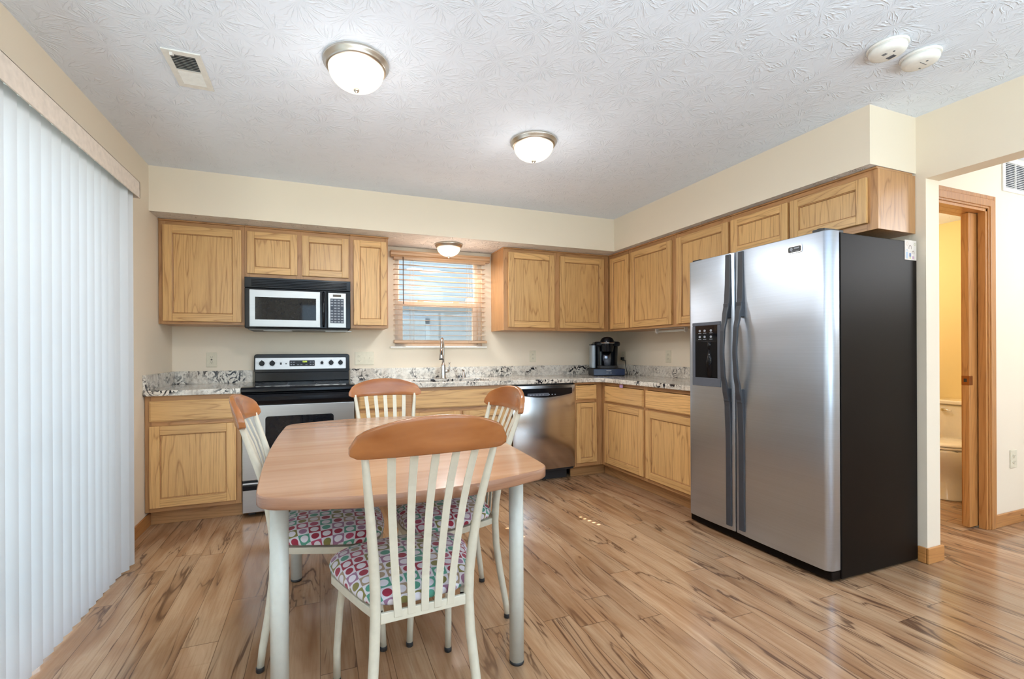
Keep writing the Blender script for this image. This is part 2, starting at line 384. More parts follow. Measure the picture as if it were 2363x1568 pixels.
def seatfab():
    k = N('circle_and_square_fabric'); s = k.n('SeparateXYZ'); k.l(k.obj(), s.inputs[0]); P_ = .045
    fac = k.math('ADD', k.math('MULTIPLY', k.math('SUBTRACT', .50, s.outputs[2]), 4.0), 1)
    ux = k.math('DIVIDE', k.math('MULTIPLY', s.outputs[0], fac), P_); uy = k.math('DIVIDE', k.math('MULTIPLY', k.math('SUBTRACT', s.outputs[1], .25), fac), P_)
    ix, iy = k.math('FLOOR', ux), k.math('FLOOR', uy)
    fx, fy = k.math('SUBTRACT', k.math('FRACT', ux), .5), k.math('SUBTRACT', k.math('FRACT', uy), .5)
    r = k.math('SQRT', k.math('ADD', k.math('MULTIPLY', fx, fx), k.math('MULTIPLY', fy, fy)))
    circ = k.math('LESS_THAN', r, .36)
    par = k.math('ABSOLUTE', k.math('MODULO', k.math('ADD', ix, iy), 2))
    cc = k.n('CombineXYZ'); k.l(ix, cc.inputs[0]); k.l(iy, cc.inputs[1])
    wn_ = k.n('TexWhiteNoise', noise_dimensions='3D'); k.l(cc.outputs[0], wn_.inputs['Vector'])
    col = k.ramp(wn_.outputs['Value'], [(0, srgb(150, 34, 58)), (.2, srgb(80, 146, 126)), (.38, srgb(150, 108, 136)), (.54, srgb(126, 118, 62)), (.7, srgb(168, 68, 96)), (.84, srgb(158, 136, 112))], 'CONSTANT')
    whitec = srgb(212, 206, 212)
    sel = k.math('ABSOLUTE', k.math('SUBTRACT', par, circ))
    c = k.mix(sel, whitec, col)
    k.l(c, k.b.inputs['Base Color']); k.b.inputs['Roughness'].default_value = .8
    k.b.inputs['Sheen Weight'].default_value = .2
    k.bump(k.noise(k.obj(), 900, 2), .15, .001); return k.m
FAB = seatfab()
def vanemat():
    k = N('translucent_vinyl_vane'); k.b.inputs['Base Color'].default_value = srgb(204, 206, 208); k.b.inputs['Roughness'].default_value = .5
    tr = k.n('BsdfTranslucent'); tr.inputs[0].default_value = srgb(214, 222, 230); mx = k.n('MixShader'); mx.inputs[0].default_value = .16
    out = k.t.nodes['Material Output']; k.l(k.b.outputs[0], mx.inputs[1]); k.l(tr.outputs[0], mx.inputs[2]); k.l(mx.outputs[0], out.inputs[0])
    k.bump(k.noise(k.map(k.obj(), (40, 40, 5)), 4, 3), .06, .002); return k.m
VANE = vanemat()
VAL = plain('textured_valance_vinyl', srgb(214, 200, 186), .55, 0, .05)
def glassmat():
    k = N('window_glass'); out = k.t.nodes['Material Output']; tr = k.n('BsdfTransparent'); tr.inputs[0].default_value = (.93, .96, .97, 1)
    gl = k.n('BsdfGlossy'); gl.inputs['Roughness'].default_value = .02; fr = k.n('LayerWeight'); fr.inputs[0].default_value = .5
    mx = k.n('MixShader'); k.l(k.math('ADD', k.math('MULTIPLY', k.math('POWER', fr.outputs['Facing'], 5), .5), .025), mx.inputs[0]); k.l(tr.outputs[0], mx.inputs[1]); k.l(gl.outputs[0], mx.inputs[2]); k.l(mx.outputs[0], out.inputs[0]); return k.m
GLASS = glassmat()
def screenmat():
    k = N('insect_screen_mesh'); out = k.t.nodes['Material Output']; tr = k.n('BsdfTransparent'); k.b.inputs['Base Color'].default_value = srgb(64, 66, 72); k.b.inputs['Roughness'].default_value = .9
    mx = k.n('MixShader'); mx.inputs[0].default_value = .3; k.l(tr.outputs[0], mx.inputs[1]); k.l(k.b.outputs[0], mx.inputs[2]); k.l(mx.outputs[0], out.inputs[0]); return k.m
SCREEN = screenmat()
def domemat():
    k = N('lit_frosted_dome'); k.b.inputs['Base Color'].default_value = srgb(250, 240, 222); k.b.inputs['Roughness'].default_value = .3
    lw = k.n('LayerWeight'); lw.inputs[0].default_value = .35
    s = k.n('SeparateXYZ'); k.l(k.obj(), s.inputs[0]); ang = k.math('ARCTAN2', s.outputs[1], s.outputs[0])
    rib = k.math('SINE', k.math('MULTIPLY', ang, 36))
    k.bump(rib, .3, .002)
    k.b.inputs['Emission Color'].default_value = (1, .86, .66, 1); k.b.inputs['Emission Strength'].default_value = .3
    return k.m
DOME = domemat()
def siding():
    k = N('blue_grey_clapboard'); s = k.n('SeparateXYZ'); k.l(k.geo(), s.inputs[0]); f = k.math('FRACT', k.math('DIVIDE', s.outputs[2], .11))
    c = k.ramp(f, [(0, srgb(120, 138, 154)), (.1, srgb(178, 200, 218)), (1, srgb(192, 212, 228))]); k.l(c, k.b.inputs['Base Color']); k.b.inputs['Roughness'].default_value = .6
    k.bump(f, .6, .02); return k.m
SIDE = siding()
GRASS = plain('lawn', srgb(70, 84, 50), .9, 0, .3, .2, 0, None, 0, 6)

# ------------------------------------------------------------------ room shell
XL, YB, XR, HC, ZS = -1.08, 4.19, 3.085, 2.44, 2.13
YS, XS, YE = 3.68, 2.69, 1.505           # soffit faces and its near end
YREAR, XE = -3.0, 6.4
m = MB(); m.box(XL-.12, XE, YREAR-.12, YB+.12, -.08, 0); struct(m.build('floor', FLOOR))
m = MB(); m.box(XL-.12, XE, YREAR-.12, YB+.12, HC, HC+.1); struct(m.build('ceiling', CEIL))
# left wall with patio door opening y .75..2.8, z 0..2.03
m = MB()
for y0, y1, z0, z1 in ((YREAR-.12, .75, 0, HC), (2.8, YB, 0, HC), (.75, 2.8, 2.03, HC)): m.box(XL-.12, XL, y0, y1, z0, z1)
struct(m.build('wall_left', WALL))
WX0, WX1, WZ0, WZ1 = .655, 1.505, 1.215, 2.085
m = MB()
for x0, x1, z0, z1 in ((XL-.12, WX0, 0, HC), (WX1, XR+.12, 0, HC), (WX0, WX1, 0, WZ0), (WX0, WX1, WZ1, HC)): m.box(x0, x1, YB, YB+.14, z0, z1)
struct(m.build('wall_back', WALL))
# right wall: full from y 1.46 back, header above the passage towards the camera
JY = 1.462
m = MB(); m.box(XR, XR+.12, JY, YB, 0, HC); m.box(XR, XR+.12, YREAR, JY, 2.09, HC); struct(m.build('wall_right', WALL))
# wall behind the camera with two large window openings
m = MB()
for x0, x1, z0, z1 in ((XL-.12, -.39, 0, HC), (-.39, 1.4, 0, .6), (-.39, 1.4, 2.25, HC), (1.4, 1.65, 0, HC), (1.65, 4.3, 0, .6), (1.65, 4.3, 2.25, HC), (4.3, XE, 0, HC)): m.box(x0, x1, YREAR-.12, YREAR, z0, z1)
struct(m.build('wall_rear', WALL))
for wi, (x0, x1) in enumerate(((-.39, 1.4), (1.65, 4.3))):
    r_ = sroot('window_%d' % (wi+2), ((x0+x1)/2, YREAR-.06, .6))
    m = MB()
    for a in (x0, (x0+x1)/2-.025, x1-.05): m.box(a, a+.05, YREAR-.09, YREAR-.03, .6, 2.25)
    for z in (.6, 2.2): m.box(x0, x1, YREAR-.09, YREAR-.03, z, z+.05)
    m.build('window_frame', VINYL, r_)
    m = MB(); m.box(x0+.03, x1-.03, YREAR-.065, YREAR-.06, .62, 2.23); build_each(m, 'pane', GLASS, r_)
m = MB(); m.box(XE, XE+.1, YREAR-.12, 3.4, 0, HC+.1); struct(m.build('wall_east', WALL))
# hall wall (plane y 1.6) with the bathroom doorway x 3.3..4.02
HY = 1.6; DX0, DX1, DZ = 3.32, 4.03, 2.065
m = MB()
for x0, x1, z0, z1 in ((XR+.12, DX0, 0, HC), (DX1, XE, 0, HC), (DX0, DX1, DZ, HC)): m.box(x0, x1, HY, HY+.115, z0, z1)
struct(m.build('wall_hall', WALL))
# bathroom
m = MB(); m.box(5.15, 5.25, HY+.115, 3.3, 0, HC); m.box(XR+.12, 5.15, 3.2, 3.3, 0, HC); m.box(XR+.1201, XR+.125, HY+.116, 3.2, 0, 2.27); struct(m.build('wall_bathroom', WALLB))
m = MB(); m.box(XR+.12, 5.15, HY+.115, 3.2, 2.27, 2.3); struct(m.build('ceiling_bathroom', CEIL))
# dropped soffit, L shaped, underside textured like the ceiling
m = MB()
poly = [(XL, YS), (XS, YS), (XS, YE), (XR, YE), (XR, YB), (XL, YB)]
sv0 = [m.bm.verts.new((x, y, ZS)) for x, y in poly]; sv1 = [m.bm.verts.new((x, y, HC)) for x, y in poly]
f = m.bm.faces.new(sv0[::-1]); f.material_index = 1; m.bm.faces.new(sv1)
for i in range(6): m.bm.faces.new((sv0[i], sv0[(i+1) % 6], sv1[(i+1) % 6], sv1[i]))
struct(m.build('trim_1', [WALL, SOFU]), 'dropped soffit above the wall cabinets')
# baseboards
def bb(name, boxes):
    m = MB()
    for b in boxes: m.box(*b)
    return struct(m.build(name, OAKTH, bevel=.004))
bb('baseboard_left', [(XL, XL+.013, 2.86, 3.655, 0, .083)])
bb('baseboard_right', [(XR-.013, XR, JY, 1.5, 0, .085), (XR-.013, XR+.133, JY-.013, JY, 0, .085), (XR+.12, XR+.133, JY, HY, 0, .085)])
bb('baseboard_hall', [(4.10, XE, HY-.013, HY, 0, .083)])
bb('baseboard_bathroom', [(5.137, 5.15, HY+.115, 3.2, 0, .083)])

# patio door behind the vertical blinds
r_ = sroot('door_1', (XL-.06, 1.775, 0))
m = MB()
for y in (.75, 1.75, 2.745): m.box(XL-.1, XL-.04, y, y+.055, 0, 2.03)
for z in (0, 1.97): m.box(XL-.1, XL-.04, .75, 2.8, z, z+.06)
m.build('door_frame', VINYL, r_, .003)
m = MB(); m.box(XL-.075, XL-.07, .78, 2.77, .03, 2.0); build_each(m, 'pane', GLASS, r_)

# kitchen window: frame, two sashes, panes, sill
r_ = sroot('window_1', ((WX0+WX1)/2, YB+.07, WZ0))
m = MB(); fr = .035
m.box(WX0, WX0+fr, YB+.03, YB+.13, WZ0+.02, WZ1-fr); m.box(WX1-fr, WX1, YB+.03, YB+.13, WZ0+.02, WZ1-fr); m.box(WX0, WX1, YB+.03, YB+.13, WZ1-fr, WZ1); m.box(WX0, WX1, YB+.03, YB+.13, WZ0, WZ0+.02)
m.build('window_frame', VINYL, r_, .002)
ms = 1.618
m = MB(); y0, y1 = YB+.09, YB+.115
m.box(WX0+fr, WX1-fr, y0, y1, ms-.02, ms+.02); m.box(WX0+fr, WX1-fr, y0, y1, WZ1-fr-.02, WZ1-fr); m.box(WX0+fr, WX0+fr+.02, y0, y1, ms+.02, WZ1-fr-.02); m.box(WX1-fr-.02, WX1-fr, y0, y1, ms+.02, WZ1-fr-.02)
m.build('upper_sash', SILL, r_, .002)
m = MB(); y0, y1 = YB+.05, YB+.08
m.box(WX0+fr, WX1-fr, y0, y1, ms-.025, ms+.02); m.box(WX0+fr, WX1-fr, y0, y1, WZ0+.02, WZ0+.05); m.box(WX0+fr, WX0+fr+.045, y0, y1, WZ0+.05, ms-.025); m.box(WX1-fr-.045, WX1-fr, y0, y1, WZ0+.05, ms-.025)
for x in (WX0+.25, WX1-.25): m.box(x-.03, x+.03, y0-.004, y1, ms+.02, ms+.03)
m.build('lower_sash', VINYL, r_, .002)
m = MB(); m.box(WX0+fr, WX1-fr, YB+.1, YB+.104, ms, WZ1-fr); m.box(WX0+fr, WX1-fr, YB+.063, YB+.067, WZ0+.03, ms); build_each(m, 'pane', GLASS, r_)
m = MB(); m.box(WX0-.045, WX1+.045, YB-.022, YB, WZ0-.02, WZ0); m.box(WX0, WX1, YB, YB+.03, WZ0-.02, WZ0+.002); m.build('window_sill', SILL, r_, .004)
m = MB(); m.box(WX0+fr, WX1-fr, YB+.118, YB+.119, WZ0+.02, ms); m.build('insect_screen', SCREEN, r_)

# bathroom doorway: casing, split jamb, pocket door
r_ = sroot('door_2', ((DX0+DX1)/2, HY+.05, 0))
m = MB()
for k_, (w0, d) in enumerate(((.0, .010), (.012, .016), (.06, .012))):
    w1 = .085 if k_ == 0 else (.055 if k_ == 1 else .08)
    m.box(DX1+w0, DX1+w1, HY-d, HY, 0, DZ+w1); m.box(DX0-w1, DX0-w0, HY-d, HY, 0, DZ+w1); m.box(DX0-w0, DX1+w0, HY-d, HY, DZ+w0, DZ+w1)
m.build('door_casing', OAKT, r_, .003)
m = MB()
m.box(DX1-.018, DX1, HY-.003, HY+.036, 0, DZ); m.box(DX1-.018, DX1, HY+.083, HY+.118, 0, DZ)
m.box(DX0, DX0+.018, HY-.003, HY+.118, 0, DZ)
m.box(DX0, DX1, HY-.003, HY+.036, DZ-.018, DZ); m.box(DX0, DX1, HY+.083, HY+.118, DZ-.018, DZ)
m.box(DX0+.018, DX1-.018, HY+.036, HY+.083, DZ-.018, DZ+.0)
m.build('door_jamb', OAKT, r_, .002)
m = MB(); m.box(3.925, DX1+.0, HY+.042, HY+.077, .012, DZ-.02); dp = m.build('door_panel', OAKT, r_, .002)
m = MB(); m.box(3.921, 3.945, HY+.040, HY+.079, .93, .99); m.box(3.925, 3.96, HY+.0395, HY+.042, .93, .99); lt = m.build('door_latch', plain('bronze', srgb(150, 92, 46), .3, .8), dp, .003)
lt['label'] = 'small bronze square pull'
m = MB(); m.box(3.9205, 3.93, HY+.052, HY+.067, .95, .972); m.build('latch_recess', BLACKM, dp)

# ------------------------------------------------------------------ cabinets
TB = lambda yf: (lambda s, t, d: (s, yf-d, t))          # back run, faces the camera
TR = lambda xf: (lambda s, t, d: (xf-d, s, t))          # right run, faces left
def door(T, s0, s1, t0, t1, parent, fw=.052, name='door', hor=False):
    m = MB()
    a, b = min(s0, s1), max(s0, s1); D0, D1 = .001, .019
    m.tbox(T, a, a+fw, t0, t1, D0, D1, 0); m.tbox(T, b-fw, b, t0, t1, D0, D1, 0)
    m.tbox(T, a+fw, b-fw, t0, t0+fw, D0, D1-.0005, 1); m.tbox(T, a+fw, b-fw, t1-fw, t1, D0, D1-.0005, 1)
    # stepped inner lip and recessed flat panel
    q = .006
    m.tbox(T, a+fw, a+fw+q, t0+fw, t1-fw, D0, D1-.005, 2); m.tbox(T, b-fw-q, b-fw, t0+fw, t1-fw, D0, D1-.005, 2)
    m.tbox(T, a+fw+q, b-fw-q, t0+fw, t0+fw+q, D0, D1-.005, 2); m.tbox(T, a+fw+q, b-fw-q, t1-fw-q, t1-fw, D0, D1-.005, 2)
    m.tbox(T, a+fw+q, b-fw-q, t0+fw+q, t1-fw-q, D0, D1-.010, 0)
    return m.build(name, [OAK_V, OAK_H, OAKF], parent, .0022, 2)
def drawer(T, s0, s1, t0, t1, parent, name='drawer'):
    m = MB(); a, b = min(s0, s1), max(s0, s1)
    m.tbox(T, a, b, t0, t1, .001, .012, 0); m.tbox(T, a+.008, b-.008, t0+.008, t1-.008, .012, .019, 0)
    return m.build(name, [OAK_H], parent, .003, 2)
def carcass(T, s0, s1, t0, t1, depth, parent, stiles, rails, toe=False, bottom=None):
    """body with a face frame: stiles = list of (a,b), rails = list of (a,b) in t"""
    m = MB(); a, b = min(s0, s1), max(s0, s1)
    m.tbox(T, a, a+.015, t0, t1, -depth, -.018, 0); m.tbox(T, b-.015, b, t0, t1, -depth, -.018, 0)
    m.tbox(T, a+.015, b-.015, t0, t0+.015, -depth, -.018, 0); m.tbox(T, a+.015, b-.015, t1-.015, t1, -depth, -.018, 0)
    m.tbox(T, a+.015, b-.015, t0+.015, t1-.015, -depth, -depth+.01, 0)
    m.build('cabinet_body', [OAKF], parent, .001)
    m = MB()
    for (p, q) in stiles: m.tbox(T, p, q, t0, t1, -.0185, 0, 0)
    for (p, q) in rails: m.tbox(T, a+.004, b-.004, p, q, -.018, -.0006, 1)
    m.build('face_frame', [OAKF, OAKFH], parent, .0012)
    if toe:
        m = MB(); m.tbox(T, a, b+(toe if toe is not True else 0), 0, t0, -.09, -.075, 0); m.build('toe_kick', [OAKFH], parent, .001)

YU, XU = 3.867, 2.76; ZB, ZT = 1.372, 2.118
UD, BD = .323, .61
def crown(T, s0, s1, parent, endL=False, endR=False, depth=.3):
    m = MB(); a, b = min(s0, s1), max(s0, s1)
    m.tbox(T, a-(.006 if endL else 0), b+(.006 if endR else 0), ZT, 2.1295, -depth, .012, 0); m.build('top_moulding', [OAKFH], parent, .004)
# uppers on the back wall
U = TB(YU)
c = thing('wall_cabinet', 'tall single-door oak wall cabinet in the left corner beside the microwave', 'cabinet', (-.80, 4.03, ZB))
carcass(U, -1.078, -.527, ZB, ZT, UD, c, [(-1.078, -1.035), (-.56, -.527)], [(ZB, ZB+.035), (ZT-.05, ZT)]); door(U, -1.049, -.547, 1.392, 2.088, c, .058); crown(U, -1.078, -.527, c)
c = thing('wall_cabinet', 'short two-door oak wall cabinet directly above the microwave', 'cabinet', (-.144, 4.03, 1.745))
carcass(U, -.5265, .2405, 1.732, ZT, UD, c, [(-.5265, -.49), (-.17, -.11), (.205, .2405)], [(1.732, 1.775), (ZT-.05, ZT)])
door(U, -.509, -.157, 1.766, 2.086, c, .05); door(U, -.122, .229, 1.766, 2.086, c, .05); crown(U, -.5265, .2405, c)
c = thing('wall_cabinet', 'narrow oak wall cabinet between the microwave and the window', 'cabinet', (.39, 4.03, ZB))
carcass(U, .241, .548, ZB-.01, ZT, UD, c, [(.241, .285), (.52, .548)], [(ZB-.01, ZB+.03), (ZT-.05, ZT)]); door(U, .268, .536, 1.385, 2.083, c, .05); crown(U, .241, .548, c, endR=True)
c = thing('wall_cabinet', 'two-door oak wall cabinet just right of the window', 'cabinet', (2.18, 4.03, ZB))
carcass(U, 1.602, XU-.001, ZB-.012, ZT, UD, c, [(1.602, 1.66), (2.11, 2.2), (2.68, XU-.001)], [(ZB-.012, ZB+.03), (ZT-.05, ZT)])
door(U, 1.648, 2.128, 1.388, 2.086, c, .055); door(U, 2.187, 2.69, 1.388, 2.084, c, .055); crown(U, 1.602, XU-.001, c, endL=True)
# uppers on the right wall
UR = TR(XU)
c = thing('wall_cabinet', 'oak wall cabinet right of the coffee maker with one narrow and one wide door', 'cabinet', (2.92, 3.4, ZB))
carcass(UR, 2.938, YU-.002, ZB-.012, ZT, UD, c, [(2.938, 2.995), (3.50, 3.56), (3.80, YU-.002)], [(ZB-.012, ZB+.03), (ZT-.05, ZT)])
door(UR, 3.543, 3.822, 1.382, 2.083, c, .045); door(UR, 2.983, 3.513, 1.382, 2.083, c, .055); crown(UR, 2.938, YU-.002, c)
c = thing('wall_cabinet', 'single-door oak wall cabinet half hidden behind the refrigerator', 'cabinet', (2.92, 2.67, ZB))
carcass(UR, 2.412, 2.937, ZB-.012, ZT, UD, c, [(2.412, 2.45), (2.9, 2.937)], [(ZB-.012, ZB+.03), (ZT-.05, ZT)])
door(UR, 2.425, 2.925, 1.382, 2.083, c, .055); crown(UR, 2.412, 2.937, c)
c = thing('wall_cabinet', 'short two-door oak cabinet mounted above the refrigerator', 'cabinet', (2.92, 1.96, 1.80))
carcass(UR, 1.507, 2.411, 1.80, ZT, UD, c, [(1.507, 1.56), (1.96, 2.0), (2.38, 2.411)], [(1.80, 1.845), (ZT-.05, ZT)])
door(UR, 1.987, 2.402, 1.84, 2.085, c, .05); door(UR, 1.553, 1.971, 1.84, 2.085, c, .05); crown(UR, 1.507, 2.411, c)
# base cabinets
YBF, XBF = 3.58, 2.475; CB = .875; TK = .105
B = TB(YBF); R = TR(XBF)
c = thing('base_cabinet', 'oak base cabinet with one drawer in the left corner beside the range', 'cabinet', (-.80, 3.88, 0))
carcass(B, -1.078, -.513, TK, CB, BD-.001, c, [(-1.078, -1.04), (-.553, -.513)], [(TK, TK+.035), (.675, .71), (CB-.04, CB)], True)
drawer(B, -1.051, -.553, .703, .842, c); door(B, -1.049, -.545, .134, .675, c, .058)
c = thing('base_cabinet', 'narrow oak base cabinet between the range and the sink cabinet', 'cabinet', (.45, 3.88, 0))
carcass(B, .258, .640, TK, CB, BD-.001, c, [(.258, .3), (.60, .640)], [(TK, TK+.035), (.69, .72), (CB-.03, CB)], True)
drawer(B, .282, .614, .722, .852, c); door(B, .282, .614, .134, .694, c, .05)
c = thing('base_cabinet', 'wide oak sink base cabinet with a false drawer front under the faucet', 'cabinet', (1.1, 3.88, 0))
carcass(B, .641, 1.555, TK, CB-.2, BD-.001, c, [(.641, .70), (1.06, 1.13), (1.5, 1.555)], [(TK, TK+.035), (CB-.235, CB-.2)], True)
m = MB(); m.tbox(B, .641, .70, CB-.2, CB, -.0185, 0, 0); m.tbox(B, 1.5, 1.555, CB-.2, CB, -.0185, 0, 0); m.tbox(B, .70, 1.5, CB-.2, CB, -.0185, -.0006, 0); m.build('apron_frame', [OAKFH], c, .001)
drawer(B, .693, 1.49, .706, .848, c, 'false_drawer_front'); door(B, .693, 1.082, .134, .674, c, .052); door(B, 1.112, 1.49, .134, .674, c, .052)
c = thing('base_cabinet', 'slim oak base cabinet between the dishwasher and the corner', 'cabinet', (2.33, 3.88, 0))
carcass(B, 2.179, XBF+.06, TK, CB, .5, c, [(2.179, 2.2), (2.39, XBF-.001)], [(TK, TK+.03), (.69, .715), (CB-.02, CB)], False)
drawer(B, 2.189, 2.408, .716, .848, c); door(B, 2.193, 2.404, .140, .687, c, .042)
m = MB(); m.box(2.179, XBF+.0749, YBF+.075, YBF+.09, 0, TK); m.build('toe_kick', [OAKFH], c, .001)
c = thing('base_cabinet', 'two-door oak base cabinet on the right wall beside the refrigerator', 'cabinet', (2.78, 3.0, 0))
carcass(R, 2.43, YBF-.001, TK, CB, BD-.001, c, [(2.43, 2.46), (2.955, 3.0), (3.52, YBF-.001)], [(TK, TK+.035), (.68, .71), (CB-.03, CB)], .074)
drawer(R, 2.995, 3.523, .70, .842, c); drawer(R, 2.44, 2.968, .70, .842, c); door(R, 2.992, 3.523, .138, .682, c, .055); door(R, 2.44, 2.962, .138, .682, c, .055)
# countertops
CT = .914
ct = thing('countertop', 'white and black granite countertop left of the range', 'countertop', (-.80, 3.87, CB))
m = MB(); m.box(-1.079, -.512, 3.545, YB-.001, CB+.0005, CT); m.build('countertop_slab', GRAN, ct, .006, 3)
m = MB(); m.box(-1.059, -.512, YB-.021, YB-.001, CT, CT+.102); m.build('backsplash', GRAN, ct, .002)
m = MB(); m.box(-1.0795, -1.0595, 3.547, YB-.001, CT, CT+.102); m.build('side_splash', GRAN, ct, .002)
ct = thing('countertop', 'long L-shaped white and black granite countertop with the sink', 'countertop', (1.7, 3.9, CB))
SX0, SX1, SY0, SY1 = .76, 1.42, 3.63, 4.0
m = MB(); X0 = .257; XF = 2.437
def slab(poly): m.prism(poly, lambda a, b, d: (a, b, d), CB+.0005, CT)
# outer boundary as one polygon with a keyhole for the sink
arc = [(XF-.10+.10*math.sin(t*PI/2/6), 3.545-.10+.10*math.cos(t*PI/2/6)) for t in range(7)]
bm = m.bm
outer = [(X0, 3.545)] + arc + [(XF, 2.43), (XR-.001, 2.43), (XR-.001, YB-.001), (X0, YB-.001)]
inner = rrect(SX0, SX1, SY0, SY1, .05, 4)
loops = []
for z in (CB+.0005, CT):
    ov = [bm.verts.new((x, y, z)) for x, y in outer]; iv = [bm.verts.new((x, y, z)) for x, y in inner]
    es = [bm.edges.new((l_[i], l_[(i+1) % len(l_)])) for l_ in (ov, iv) for i in range(len(l_))]
    bmesh.ops.triangle_fill(bm, edges=es, use_beauty=True); loops.append((ov, iv))
for q in (0, 1):
    a_, b_ = loops[0][q], loops[1][q]
    for i in range(len(a_)): bm.faces.new((a_[i], a_[(i+1) % len(a_)], b_[(i+1) % len(a_)], b_[i]))
m.build('countertop_slab', GRAN, ct, .006, 3, bang=60)
m = MB(); m.box(X0, XR-.022, YB-.021, YB-.001, CT, CT+.102); m.box(XR-.021, XR-.001, 2.43, YB-.001, CT, CT+.102); m.build('backsplash', GRAN, ct, .002)
# sink
sk = thing('kitchen_sink', 'stainless steel undermount sink set in the granite below the window', 'sink', (1.09, 3.815, CB-.19))
m = MB()
for (a0, a1) in ((SX0-.005, 1.08), (1.10, SX1+.005)):
    o_ = rrect(a0, a1, SY0-.005, SY1+.005, .05, 4); i_ = rrect(a0+.02, a1-.02, SY0+.015, SY1-.015, .05, 4)
    m.strip([[(x, y, CB-.0005) for x, y in o_], [(x, y, CB-.03) for x, y in o_], [(x, y, CB-.18) for x, y in i_]], 0, True)
m.bm.faces.ensure_lookup_table()
top = [f for f in m.bm.faces if all(abs(v.co.z-(CB-.0005)) < 1e-5 for v in f.verts) and len(f.verts) > 4]
bmesh.ops.delete(m.bm, geom=top, context='FACES_ONLY')
o = m.build('basin', STEEL, sk); s_ = o.modifiers.new('t', 'SOLIDIFY'); s_.thickness = .0012; s_.offset = -1
m = MB()
for x in (.92, 1.26): m.lathe([(.04, CB-.1785), (.036, CB-.176), (.02, CB-.178)], (x, 3.815, 0), 20)
build_each(m, 'drain', CHROME, sk)
# faucet
fc = thing('faucet', 'brushed nickel pull-down gooseneck faucet behind the sink', 'faucet', (1.075, 4.06, CT))
m = MB(); m.lathe([(.031, CT+.0005), (.031, CT+.006), (.027, CT+.012), (.024, CT+.05), (.023, CT+.12), (.019, CT+.135)], (1.075, 4.06, 0), 24); m.build('base', FNICK, fc)
m = MB(); pts = [(1.075, 4.06, CT+.13), (1.075, 4.06, CT+.2), (1.075, 4.06, CT+.28)]
for i in range(1, 13):
    t = i/12*PI*1.05; pts.append((1.075-.026*(1-math.cos(t)), 4.06-.07*(1-math.cos(t)), CT+.28+.085*math.sin(t)))
m.tube(pts, .0125, 14); m.build('spout', FNICK, fc)
ex, ey, ez = pts[-1]
m = MB(); m.tube([(ex, ey, ez+.005), (ex-.001, ey-.003, ez-.03), (ex-.003, ey-.007, ez-.075), (ex-.004, ey-.009, ez-.085)], [.0135, .015, .022, .021], 18); sh = m.build('spray_head', FNICK, fc)
m = MB(); m.tube([(ex-.004, ey-.009, ez-.084), (ex-.004, ey-.0092, ez-.09)], .019, 18); m.build('nozzle', BLACKM, sh)
m = MB(); m.tube([(ex-.004, ey-.017, ez-.012), (ex-.006, ey-.024, ez-.045)], .006, 8); m.build('button', BLACKM, sh)
m = MB(); m.tube([(1.09, 4.06, CT+.065), (1.125, 4.06, CT+.07)], .015, 14); m.tube([(1.13, 4.06, CT+.06), (1.135, 4.055, CT+.145)], [.008, .006], 10); m.lathe([(.009, CT+.143), (.009, CT+.152)], (1.135, 4.055, 0), 10); m.build('lever', FNICK, fc)
o = MB(); o.lathe([(.02, CT+.0005), (.018, CT+.006), (.012, CT+.012), (.012, CT+.045), (.009, CT+.05), (.009, CT+.075)], (1.27, 4.05, 0), 18)
o.tube([(1.27, 4.05, CT+.072), (1.25, 4.02, CT+.08), (1.245, 4.01, CT+.076)], .006, 8)
tag(o.build('soap_dispenser', FNICK), 'small metal soap dispenser beside the faucet', 'soap dispenser')

# ------------------------------------------------------------------ range
rg = thing('range', 'stainless and black electric range between the left base cabinet and the drawers', 'stove', (-.13, 3.87, 0))
RX0, RX1 = -.509, .253
m = MB(); m.box(RX0, RX1, 3.585, 4.17, .03, .895); m.box(RX0+.03, RX0+.08, 3.62, 3.67, 0, .03); m.box(RX1-.08, RX1-.03, 3.62, 3.67, 0, .03); m.box(RX0+.03, RX0+.08, 4.08, 4.13, 0, .03); m.box(RX1-.08, RX1-.03, 4.08, 4.13, 0, .03); m.build('oven_body', BLACKM, rg, .003)
m = MB()
prof = [(4.165, .895), (4.165, .922), (3.60, .922), (3.545, .917), (3.532, .905), (3.53, .885), (3.55, .875), (3.585, .872), (3.585, .895)]
m.strip([[(x, y, z) for y, z in prof] for x in (RX0-.001, RX1+.001)]); m.build('cooktop', BLACK, rg, .002)
m = MB()
for (x, y, r) in ((-.32, 3.72, .10), (.06, 3.72, .085), (-.32, 3.98, .08), (.06, 3.98, .1)):
    m.lathe([(r, .9222), (r, .9226), (r-.004, .9228), (r-.006, .9222)], (x, y, 0), 40, cap=False)
build_each(m, 'burner_ring', plain('burner_print', (.05, .05, .055, 1), .3), rg)
# oven door
m = MB(); m.tbox(TB(3.585), RX0+.004, RX1-.004, .262, .79, 0, .04, 0)
od = m.build('oven_door', STEEL, rg, .006, 3)
m = MB(); m.prism(rrect(-.358, .10, .39, .708, .02), TB(3.545), -.004, .0015); m.build('oven_window', GLASSB, od, .001)
m = MB()
prof = [(3.585, .79), (3.545, .79), (3.528, .80), (3.512, .822), (3.512, .85), (3.522, .866), (3.545, .87), (3.585, .87)]
m.strip([[(x, y, z) for y, z in prof] for x in (RX0+.001, RX1-.001)]); m.build('door_handle', BLACK, od, .003)
m = MB(); m.tbox(TB(3.585), RX0+.004, RX1-.004, .035, .247, 0, .038, 0); dr = m.build('storage_drawer', STEEL, rg, .006, 3)
m = MB(); m.tbox(TB(3.547), RX0+.006, RX1-.006, .195, .235, -.003, .008, 0); m.build('drawer_handle', BLACK, dr, .006, 3)
